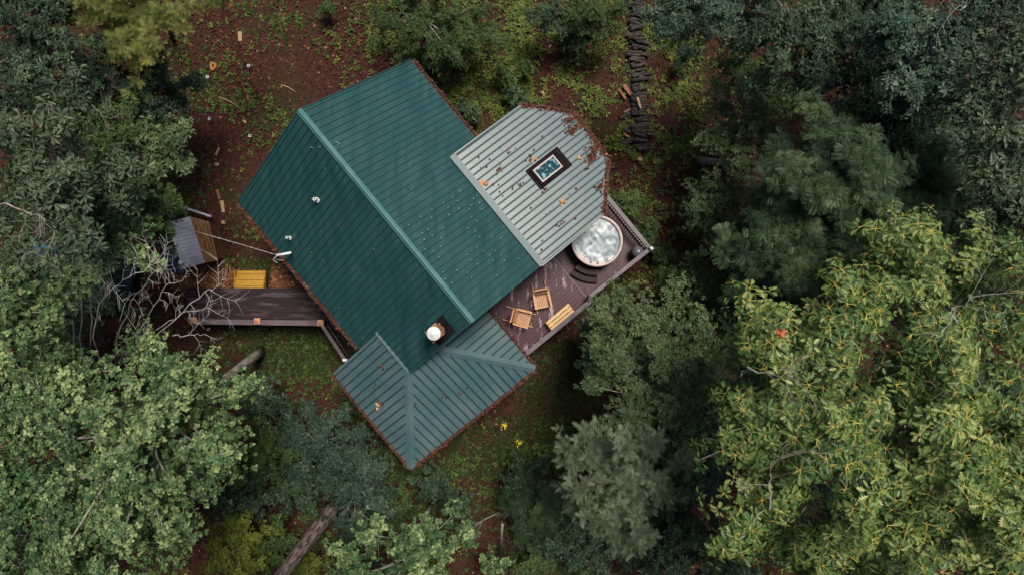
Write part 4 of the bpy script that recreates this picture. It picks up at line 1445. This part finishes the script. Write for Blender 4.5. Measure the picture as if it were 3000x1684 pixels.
def bare_branch(name, pts, r_, label, m_='bark_grey', seed=1):
    p0, p1, a0, a1 = branch_tree([zp(pts)], r_, random.Random(seed))
    V, Lp, St, T = join([segs(p0, p1, a0, a1, 4)])
    tag(np_mesh(name, V, Lp, St, None, M[m_]), label, 'branch')


bare_branch('bare_branch', [(2170, 1100, 13), (2190, 1075, 13.8), (2300, 1110, 14.6), (2330, 1106, 14.8)], .03, 'bare twiggy branch poking from the left oak', seed=3)
bare_branch('bare_branch', [(240, 285, 9), (285, 325, 9.5), (325, 348, 9.8)], .025, 'bare grey branch over the dull green tree in the left woods', seed=4)
bare_branch('bare_branch', [(0, 600, 11), (80, 622, 11.5), (130, 640, 11.8), (160, 690, 12)], .025, 'bare thin branch below the bright big-leaved tree', seed=8)
bare_branch('bare_branch', [(2255, 1490, 13), (2260, 1400, 13.5), (2262, 1350, 14)], .03, 'bare upright branch in the dark gap left of the huge oak', seed=6)
bare_branch('bare_branch', [(2830, 20, 12), (2812, 30, 12.4), (2812, 12, 12.6)], .012, 'short bare pale forked branch at the top edge', 'bark_white', seed=9)
bare_branch('bare_branch', [(2790, 950, 14.5), (2800, 905, 15.3), (2850, 870, 15.8)], .013, 'bare pale forked branch within the right edge oak', 'bark_white', seed=2)

# ------------------------------------------------------------------ ground cover and litter (nobody could count them)
HOUSE = [(u0 - .2, u1, v0 - .2, v1 + .2), (-4.4, .1, 1.8, 4.9), (-1.6, 2.3, -6.5, -1.6), (-1.2, 2.4, -1.6, 5.1), (-6.6, -1.6, -6.7, -5.0)]


def free(x, y):
    u, v_ = x * UX + y * UY, x * -UY + y * UX
    ok = np.ones(len(x), bool)
    for a, b_, c_, d in HOUSE:
        ok &= ~((u > a) & (u < b_) & (v_ > c_) & (v_ < d))
    wx0, wx1 = P(548, 0, 1).x, P(940, 0, 1).x
    ok &= ~((x > wx0) & (x < wx1) & (y > P(0, 945, 1).y) & (y < P(0, 792, 1).y))
    return ok


KG = HC / F


def scatter(n, rect, rng, mask=None):
    x = rng.uniform((rect[0] - 1500) * KG, (rect[2] - 1500) * KG, n)
    y = rng.uniform((842 - rect[3]) * KG, (842 - rect[1]) * KG, n)
    k = free(x, y)
    if mask is not None: k &= mask(x, y, rng)
    return x[k], y[k]


def clump(x, y, rng, f=.9, ph=0., lo=.0):
    v_ = np.sin(x * f + 1.3 * np.sin(y * f * .8 + ph)) + np.sin(y * f * 1.2 + 1.5 * np.sin(x * f * .7 + ph)) + .6 * np.sin(x * f * 2.7 + ph) * np.sin(y * f * 2.3)
    return v_ * .4 + rng.normal(0, .35, len(x)) > lo


rng = np.random.default_rng(3)
# dead leaves
x, y = scatter(95000, (-50, -40, 3050, 1730), rng, lambda a, b_, r_: clump(a, b_, r_, .8, 3.3, -.3))
z = gzn(x, y) + rng.uniform(.005, .05, len(x))
n = len(x)
az = rng.uniform(0, 6.28, n)
d = np.stack([np.cos(az), np.sin(az), rng.normal(0, .25, n)], 1)
nr_ = np.stack([rng.normal(0, .4, n), rng.normal(0, .4, n), np.ones(n)], 1)
tt = np.clip(rng.normal(.42, .2, n) + .10 * np.sin(x * .5) * np.cos(y * .6), 0, .95)
tt[rng.uniform(size=n) < .02] = .97
V, Lp, St, T = join([leaf_arrays(np.stack([x, y, z], 1), d, nr_, rng.uniform(.06, .14, n), 'round', tt)])
tag(np_mesh('leaf_litter', V, Lp, St, T, LM['litter']), 'red-brown dead leaves strewn over the forest floor', 'leaf litter', kind='stuff')

# weeds: rosettes of small leaves
parts = []
for rect, cnt, hgt, lo, f in (
    ((1080, -30, 1560, 480), 3600, .16, -.15, 2.3), ((1480, -30, 2060, 480), 4200, .16, -.05, 2.7), ((500, -30, 1100, 330), 1700, .10, .2, 1.0), ((500, 300, 860, 700), 800, .10, .2, 1.2),
    ((1740, 430, 2080, 980), 1300, .2, .0, 2.4), ((640, 950, 1150, 1330), 2200, .14, -.05, 1.2), ((880, 1300, 1950, 1720), 5200, .22, -.05, 1.0),
    ((1150, 980, 1760, 1420), 1100, .10, .1, 1.6), ((1950, -30, 2500, 480), 1900, .2, .1, 2.2), ((440, 560, 760, 840), 220, .1, .3, 1.0),
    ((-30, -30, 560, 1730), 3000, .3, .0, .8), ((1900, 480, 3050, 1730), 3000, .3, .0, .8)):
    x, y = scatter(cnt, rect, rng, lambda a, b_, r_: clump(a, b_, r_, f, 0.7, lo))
    n = len(x)
    k = 6
    si = np.repeat(np.arange(n), k)
    N_ = n * k
    az = rng.uniform(0, 6.28, N_)
    el = rng.uniform(-.1, .7, N_)
    d = np.stack([np.cos(az) * np.cos(el), np.sin(az) * np.cos(el), np.sin(el)], 1)
    hh = rng.uniform(.3, 1.0, n) * hgt
    base = np.stack([x, y, gzn(x, y) + hh], 1)[si] + d * .02 - np.array([0, 0, 1]) * (rng.uniform(0, .6, N_) * hh[si])[:, None]
    ln_ = (rng.uniform(.06, .15, n))[si] * rng.uniform(.7, 1.2, N_)
    tt = np.clip(.42 + rng.normal(0, .2, n)[si] + rng.normal(0, .1, N_) + (.16 if rect[0] in (1080, 1480, 1740) else -.30 if rect[0] in (1150, 640) else -.08), 0, 1)  # lower tint on the porch bank and by the boardwalk paints in shade
    parts.append(leaf_arrays(base, d, np.stack([rng.normal(0, .3, N_), rng.normal(0, .3, N_), np.ones(N_)], 1), ln_, 'ellipse', tt))
V, Lp, St, T = join(parts)
tag(np_mesh('ground_cover', V, Lp, St, T, LM['weed']), 'low green weeds and seedlings growing through the litter', 'ground cover', kind='stuff')

# twigs among the leaves
x, y = scatter(2600, (450, -40, 2150, 1730), rng)
n = len(x)
az = rng.uniform(0, 6.28, n)
hl = rng.uniform(.06, .35, n)
a_ = np.stack([x, y, gzn(x, y) + .04], 1)
b_ = a_ + np.stack([np.cos(az) * hl, np.sin(az) * hl, rng.normal(0, .02, n)], 1)
V, Lp, St, T = join([segs(a_, b_, rng.uniform(.004, .011, n), np.full(n, .003), 3)])
tag(np_mesh('twig_litter', V, Lp, St, np.clip(rng.normal(.6, .25, len(St)), 0, 1), LM['litter']), 'small dry twigs strewn over the clearing', 'twigs', kind='stuff')

# grass: thin blades on the bank right of the porch and beside the boardwalk
parts = []
for rect, cnt in (((1180, 1000, 1760, 1400), 26000), ((640, 940, 1010, 1100), 7000), ((1240, 170, 1560, 420), 6000), ((560, 760, 900, 850), 2500)):
    x, y = scatter(cnt, rect, rng, lambda a, b_, r_: clump(a, b_, r_, .7, 2.1, -.25))
    n = len(x)
    az = rng.uniform(0, 6.28, n)
    el = rng.uniform(.2, 1.2, n)
    d = np.stack([np.cos(az) * np.cos(el), np.sin(az) * np.cos(el), np.sin(el)], 1)
    parts.append(leaf_arrays(np.stack([x, y, gzn(x, y)], 1), d, np.stack([rng.normal(0, .3, n), rng.normal(0, .3, n), np.ones(n)], 1), rng.uniform(.08, .2, n), 'lance', np.clip(rng.normal(.02 if rect[1] > 900 else .45, .12, n), 0, 1)))  # blades below the cabin tinted darker in place of shade
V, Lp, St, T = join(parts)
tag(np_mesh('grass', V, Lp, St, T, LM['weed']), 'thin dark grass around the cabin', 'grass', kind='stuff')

# straw-coloured chips near the yellow steps
n = 2600
x, y = np.concatenate([rng.normal(P(612, 0, 0).x, .75, n), rng.normal(P(820, 0, 0).x, .4, n // 2)]), np.concatenate([rng.normal(P(0, 815, 0).y, .42, n), rng.normal(P(0, 812, 0).y, .35, n // 2)])
k = ~((x > P(684, 0, .5).x) & (x < P(782, 0, .5).x))
x, y = x[k], y[k]
n = len(x)
az = rng.uniform(0, 6.28, n)
V, Lp, St, T = join([leaf_arrays(np.stack([x, y, gzn(x, y) + .03], 1), np.stack([np.cos(az), np.sin(az), rng.normal(0, .2, n)], 1), np.tile([0, 0, 1.], (n, 1)), rng.uniform(.08, .24, n), 'lance', rng.uniform(.62, .99, n))])
tag(np_mesh('straw_mulch', V, Lp, St, T, LM['rust']), 'orange-brown straw and needles beside the yellow steps', 'mulch', kind='stuff')


# leaves caught on the roofs
def roof_leaves(name, label, pts, lens, m='rust', t0=.35):
    pts = np.array([tuple(q) for q in pts])
    n = len(pts)
    az = rng.uniform(0, 6.28, n)
    d = np.stack([np.cos(az), np.sin(az), rng.normal(0, .25, n)], 1)
    V, Lp, St, T = join([leaf_arrays(pts, d, np.stack([rng.normal(0, .4, n), rng.normal(0, .4, n), np.ones(n)], 1), lens, 'round', np.clip(rng.normal(t0, .25, n), 0, .97))])
    tag(np_mesh(name, V, Lp, St, T, LM[m]), label, 'dead leaves', kind='stuff')


def along(a, b_, zf, n, spread, out, heap=.05):
    r_ = []
    for i in range(n):
        f = R.random()
        if R.random() > .55 + .45 * math.sin(f * 23 + a[0]) * math.sin(f * 9 + a[1] * 2): f = R.random()
        s_ = R.gauss(0, spread) * (.6 + .7 * abs(math.sin(f * 17)))
        u, v_ = a[0] + (b_[0] - a[0]) * f + out[0] * (.05 + s_), a[1] + (b_[1] - a[1]) * f + out[1] * (.05 + s_)
        r_.append(HW(u, v_, zf(v_) + R.uniform(-.03, heap)))
    return r_


pts = along(BP[5], BP[4], zb, 150, .05, (-.6, .7)) + along(BP[4], BP[3], zb, 300, .06, (0, 1)) + along(BP[3], BP[2], zb, 190, .04, (.8, .5))
for (u, v_, n, s_) in ((-2.95, 5.2, 70, .14), (-1.75, 5.1, 60, .12), (-3.3, 5.35, 60, .12), (-2.0, 5.3, 60, .15), (-.75, 4.6, 25, .10)):
    for i in range(n):
        a_, b__ = R.gauss(u, s_ * .6), R.gauss(v_, s_)
        pts.append(HW(a_, b__, zb(b__) + R.uniform(.02, .07)))
for (u, v_) in ((-3.4, 2.2), (-2.6, 2.3), (-3.1, 3.2), (-1.9, 3.0), (-1.6, 4.75), (-3.7, 2.9), (-.6, 2.6)):
    for i in range(7):
        a_, b__ = R.gauss(u, .05), R.gauss(v_, .12)
        pts.append(HW(a_, b__, zb(b__) + .04))
for i in range(26):
    a_, b__ = R.uniform(-4.4, -.2), R.uniform(1.5, 4.2)
    pts.append(HW(a_, b__, zb(b__) + .04))
roof_leaves('fallen_leaves', 'rust-brown leaves caught in the bay roof gutter and around the skylight', pts, rng.uniform(.05, .12, len(pts)))
pts = along((-8.3, VL), (-1.8, VL), lambda v_: ZE, 480, .035, (0, -1), .02) + along((-8.3, VR), (-4.8, VR), lambda v_: ZE - .03, 240, .035, (0, 1), .02)
roof_leaves('fallen_leaves', 'red-brown leaves packed in the gutters of the green main roof', pts, rng.uniform(.05, .10, len(pts)), t0=.3)
pts = along((-1.7, -6.95), (2.7, -6.95), lambda v_: ZP, 280, .025, (0, -1), .02) + along((2.72, -6.95), (2.8, -1.2), lambda v_: ZP, 420, .03, (1, 0), .02) + along((2.8, -1.2), (.1, -1.2), lambda v_: ZP, 120, .02, (0, 1), .02)


def zpor(u, v_):
    return min(ZP + (v_ + 6.95) * 1.3 / 2.4, ZP + (2.72 - u) * 1.3 / 2.74) + .04


for (u, v_, n) in ((-.5, -5.9, 3), (.2, -6.2, 5), (.9, -5.1, 4), (1.4, -4.3, 6), (-.6, -5.1, 8), (1.7, -3.8, 4)):
    for i in range(n):
        a_, b__ = R.gauss(u, .09), R.gauss(v_, .09)
        pts.append(HW(a_, b__, zpor(a_, b__)))
roof_leaves('fallen_leaves', 'red-brown leaves lining the porch roof gutters', pts, rng.uniform(.05, .10, len(pts)), t0=.28)

pts = []
for i in range(150):
    u, v_ = R.uniform(-8.2, -.2), R.choice((R.uniform(-5.3, -2.0), R.uniform(-1.2, 2.1)))
    if R.random() < .6: u = R.choice((-7.2, -5.1, -3.4, -1.2)) + R.gauss(0, .5)
    u = max(-8.2, min(-.2, u))
    if v_ > 1.1 and u > -4.7: continue
    if v_ < -4.4 and u > -1.9: continue
    pts.append(HW(u, v_, ZR - abs(v_ - VRIDGE) * SL + .035))
roof_leaves('fallen_leaves', 'few small brown leaves and needles scattered over the green main roof', pts, rng.uniform(.03, .07, len(pts)), t0=.35)

# single bright leaves on the roofs
for px, py, zf, s_, lab in ((1418, 540, zb, .2, 'curled orange leaf lying on the top edge of the grey bay roof'), (1648, 595, zb, .15, 'round tan leaf lying low on the grey bay roof'), (1563, 470, zb, .12, 'tan leaf beside the skylight corner'), (1697, 463, zb, .11, 'pale tan leaf between skylight and bay gutter'), (1107, 1190, None, .13, 'orange leaf on the left face of the porch roof')):
    q = P(px, py, 5.0 if zf else 4.4)
    for _ in range(3):
        u, v_ = q.x * UX + q.y * UY, q.x * -UY + q.y * UX
        z = (zf(v_) if zf else zpor(u, v_)) + .05
        q = P(px, py, z)
    n = 3
    V, Lp, St, T = join([leaf_arrays(np.array([tuple(q)] * n) + rng.normal(0, .015, (n, 3)), np.stack([np.cos([0.3, 2.2, 4.4]), np.sin([.3, 2.2, 4.4]), [.3, .2, .25]], 1), np.tile([0, 0, 1.], (n, 1)), np.full(n, s_), 'round', np.array([.96, 1, .98]))])
    tag(np_mesh('dead_leaf', V, Lp, St, T, LM['rust']), lab, 'leaf')
# red sprig on the oak
q = np.array(P(2284, 978, 14.6))
n = 12
a_ = rng.uniform(0, 6.28, n)
M['redleaf'] = mat('red_leaf', (.42, .07, .025), (.55, .12, .04), rough=.5, scale=9)
V, Lp, St, T = join([leaf_arrays(q + rng.normal(0, .05, (n, 3)), np.stack([np.cos(a_), np.sin(a_), rng.normal(0, .3, n)], 1), np.tile([0, 0, 1.], (n, 1)) + rng.normal(0, .3, (n, 3)), np.full(n, .13), 'oak', np.full(n, .8))])
tag(np_mesh('leaf_sprig', V, Lp, St, None, M['redleaf']), 'small orange-red leaf sprig on top of the left oak', 'leaf sprig')

# yellow flowers in the lower clearing
M['flower'] = mat('yellow_petal', (.62, .46, .02), (.75, .60, .04), rough=.6, scale=9)
for px, py, r_, lab in ((1515, 1387, .16, 'yellow flower clump, uppermost of those below the porch corner'), (1518, 1425, .13, 'yellow flower clump in the middle of the row below the porch corner'), (1531, 1450, .16, 'yellow flower clump, lowest of those below the porch corner'), (1522, 1290, .12, 'sparse yellow flowers on the grass right of the porch tip'), (1478, 1242, .10, 'amber plant on the grass right of the porch tip')):
    b_ = PG(px, py)
    t_ = thing('flower_clump', b_, lab, 'flowers', 'yellow flowers below the porch')
    n = 22
    off = rng.normal(0, r_ * .6, (n, 3)) * np.array([1, 1, .2])
    c_ = np.array(b_) + off + np.array([0, 0, .42])
    a_ = rng.uniform(0, 6.28, n)
    dd = np.stack([np.cos(a_), np.sin(a_), rng.uniform(0, .4, n)], 1)
    up_ = np.tile([0, 0, 1.], (n, 1)) + rng.normal(0, .2, (n, 3))
    V, Lp, St, T = join([leaf_arrays(c_, dd, up_, np.full(n, .05), 'round', np.full(n, .5))])
    np_mesh('petals', V, Lp, St, None, M['flower'], t_, tuple(b_))
    c2 = np.array(b_) + off * 1.4 + np.array([0, 0, .2])
    V, Lp, St, T = join([leaf_arrays(c2, dd, up_, np.full(n, .11), 'ellipse', np.clip(rng.normal(.5, .2, n), 0, 1)), segs(np.tile(np.array(b_), (n, 1)) + off * .4, c_, np.full(n, .006), np.full(n, .004), 3)])
    np_mesh('stems', V, Lp, St, T, LM['weed'], t_, tuple(b_))

# ------------------------------------------------------------------ row of old split logs, upper right
first = None
yy = -10.0
i = 0
spots = []
while yy < 445:
    cx = 1862 + (yy / 440) * 14 + R.uniform(-4, 4)
    if R.random() < .96: spots.append((cx, yy, 0))
    yy += R.uniform(5, 7)
for j in range(8): spots.append((R.uniform(1832, 1850), R.uniform(330, 450), 1))
protos = []
for k in range(4):
    q = MB()
    rr, L = .055 + .03 * k / 3, .46 + .06 * k
    pts, rd_ = [], []
    for s_ in range(5):
        pts.append((-L / 2 + L * s_ / 4, R.gauss(0, .008), R.gauss(0, .008)))
        rd_.append(rr * R.uniform(.9, 1.08))
    q.tube(pts, rd_, 7)
    protos.append(q)
pm = []
for k, q in enumerate(protos):
    o = q.build('split_log', M['log'])
    o.data.polygons.foreach_set('use_smooth', [False] * len(o.data.polygons))
    pm.append(o)
used = set()
for j, (px, py, loose) in enumerate(spots):
    for lay in range(1 if loose or R.random() < .25 else 2):
        k = R.randrange(4)
        if k not in used:
            o = pm[k]
            used.add(k)
        else:
            o = pm[k].copy()
            C.objects.link(o)
        g_ = PG(px, py, .10 + .17 * lay)
        if lay and not loose: g_ += Vector((R.gauss(0, .10), R.gauss(.0, .05), R.gauss(0, .03)))
        o.location = g_
        o.rotation_euler = (R.uniform(0, 6), R.gauss(0, .07), R.gauss(0, .20) if not loose else R.uniform(-.5, .5))
        if loose:
            tag(o, 'dark split log lying loose left of the log row', 'log', 'loose logs beside the row')
        else:
            tag(o, 'dark weathered split log in the long low row right of the bay roof', 'log', 'split logs in the long row')
for px, py, L, a, w_, lab in ((1838, 268, .62, 52, .16, 'broad rust-brown rotten slab beside the log row'), (1822, 280, .55, 55, .09, 'narrow rust-brown rotten slab left of the broad one'), (1866, 312, .50, 73, .075, 'bright fresh split stick lying on the log row'), (1835, 328, .34, -30, .03, 'thin pale splinter beside the log row'), (1832, 400, .32, 35, .09, 'reddish wood chunk left of the log row end'), (1872, 470, .18, 10, .14, 'pale cut wood chunk below the end of the log row')):
    q = MB()
    p_ = PG(px, py, .16)
    c_, s_ = math.cos(math.radians(-a)), math.sin(math.radians(-a))
    q.prism([(p_.x + c_ * x * L / 2 - s_ * y * w_ / 2, p_.y + s_ * x * L / 2 + c_ * y * w_ / 2, p_.z + (.35 if px == 1866 else 0)) for x, y in ((-1, -.7), (-.6, -1), (.7, -1), (1, -.2), (.8, .8), (-.9, 1))], (0, 0, .07))
    tag(q.build('wood_piece', M['rot'] if 'brown' in lab or 'red' in lab else M['log_cut']), lab, 'wood')

# ------------------------------------------------------------------ small things in the left clearing
for px, py, lab in ((740, 203, 'white ring-topped path light nearest the top roof corner'), (621, 235, 'white ring-topped path light just below the orange stump'), (625, 355, 'white ring-topped path light beside the dark left woods'), (743, 405, 'white ring-topped path light nearest the cabin gable'), (622, 962, 'white ring-topped path light below the boardwalk rail')):
    b_ = PG(px, py)
    t_ = thing('path_light', b_, lab, 'path light', 'path lights along the track')
    q = MB()
    q.tube([b_ + Vector((0, 0, -.05)), b_ + Vector((0, 0, .36))], .012, 6)
    q.build('stake', M['black'], t_)
    q = MB()
    vs, fs = [], []
    prof = [(.034, .36), (.036, .385), (.058, .385), (.06, .36)]
    for r_, z in prof:
        for k in range(20):
            th = 2 * math.pi * k / 20
            vs.append(b_ + Vector((r_ * math.cos(th), r_ * math.sin(th), z)))
    for i in range(4):
        for k in range(20):
            j = (i + 1) % 4
            fs.append((i * 20 + k, i * 20 + (k + 1) % 20, j * 20 + (k + 1) % 20, j * 20 + k))
    q.add(vs, fs)
    hd_ = q.build('light_ring', M['white'], t_)
    q = MB()
    q.tube([b_ + Vector((0, 0, .35)), b_ + Vector((0, 0, .372))], .034, 14)
    q.build('solar_panel', M['black'], hd_)

# orange cut stump with a dark hollow heart
b_ = PG(631, 199)
t_ = thing('tree_stump', b_, 'orange cut stump with a dark hollow heart in the left clearing', 'stump')
M['stump'] = mat('orange_cut_wood', (.22, .085, .014), (.34, .16, .035), rough=.8, scale=8)
q = MB()
n = 18
vs, fs = [], []
for ring, (rr, z) in enumerate(((.19, -.1), (.155, .16), (.15, .18), (.055, .17), (.045, .06))):
    for k in range(n):
        th = 2 * math.pi * k / n
        e = 1 + .12 * math.sin(3 * th + 1) + .05 * math.sin(7 * th)
        vs.append(b_ + Vector((rr * e * math.cos(th) * .9, rr * e * math.sin(th) * 1.15, z)))
for i in range(4):
    for k in range(n):
        fs.append((i * n + k, i * n + (k + 1) % n, (i + 1) * n + (k + 1) % n, (i + 1) * n + k))
q.add(vs, fs)
q.build('trunk', M['stump'], t_)
q = MB()
q.tube([b_ + Vector((0, 0, .0)), b_ + Vector((0, 0, .09))], .055, 10)
q.build('hollow', M['black'], t_)

for px, py, L, a, w_, lab in (
    (706, 110, .40, 88, .17, 'short tan board lying in the upper left clearing'), (652, 605, .50, 82, .15, 'tan board lying beside the small shed'), (655, 652, .17, 20, .14, 'small tan wood block near the shed'),
    (638, 445, .34, -62, .10, 'pointed tan board scrap in the clearing left of the cabin'), (730, 290, .28, 80, .07, 'small brown board scrap left of the gable peak'), (720, 358, .16, 50, .10, 'small pale wood chip near the lower path lights'),
    (636, 482, .16, 10, .12, 'tan wood chip left of the cabin corner'), (640, 570, .40, 78, .12, 'dull brown board above the tan one by the shed'), (1490, 268, .16, 20, .07, 'pale wood chip above the bay roof'), (1592, 275, .22, 70, .09, 'tan wood scrap above the bay gutter')):
    q = MB()
    p_ = PG(px, py, .05)
    c_, s_ = math.cos(math.radians(-a)), math.sin(math.radians(-a))
    q.prism([(p_.x + c_ * x * L / 2 - s_ * y * w_ / 2, p_.y + s_ * x * L / 2 + c_ * y * w_ / 2, p_.z) for x, y in ((-1, -1), (1, -.8), (1.04, .9), (-.95, 1))], (0, 0, .03))
    tag(q.build('wood_board', M['stick'] if 'brown' not in lab else M['rot']), lab, 'board')
for pa, pb_, r_, lab in (((645, 288), (702, 316), .03, 'long pale stick in the middle of the left clearing'), ((826, 252), (868, 272), .028, 'pale stick above the gable slope'), ((560, 130), (640, 205), .0, '')):
    if not r_: continue
    q = MB()
    a, b2 = PG(*pa, .06), PG(*pb_, .08)
    q.tube([a, a.lerp(b2, .4) + Vector((.03, .03, .01)), b2], [r_, r_ * .8, r_ * .6], 6)
    tag(q.build('fallen_stick', M['stick'], None, True), lab, 'stick')
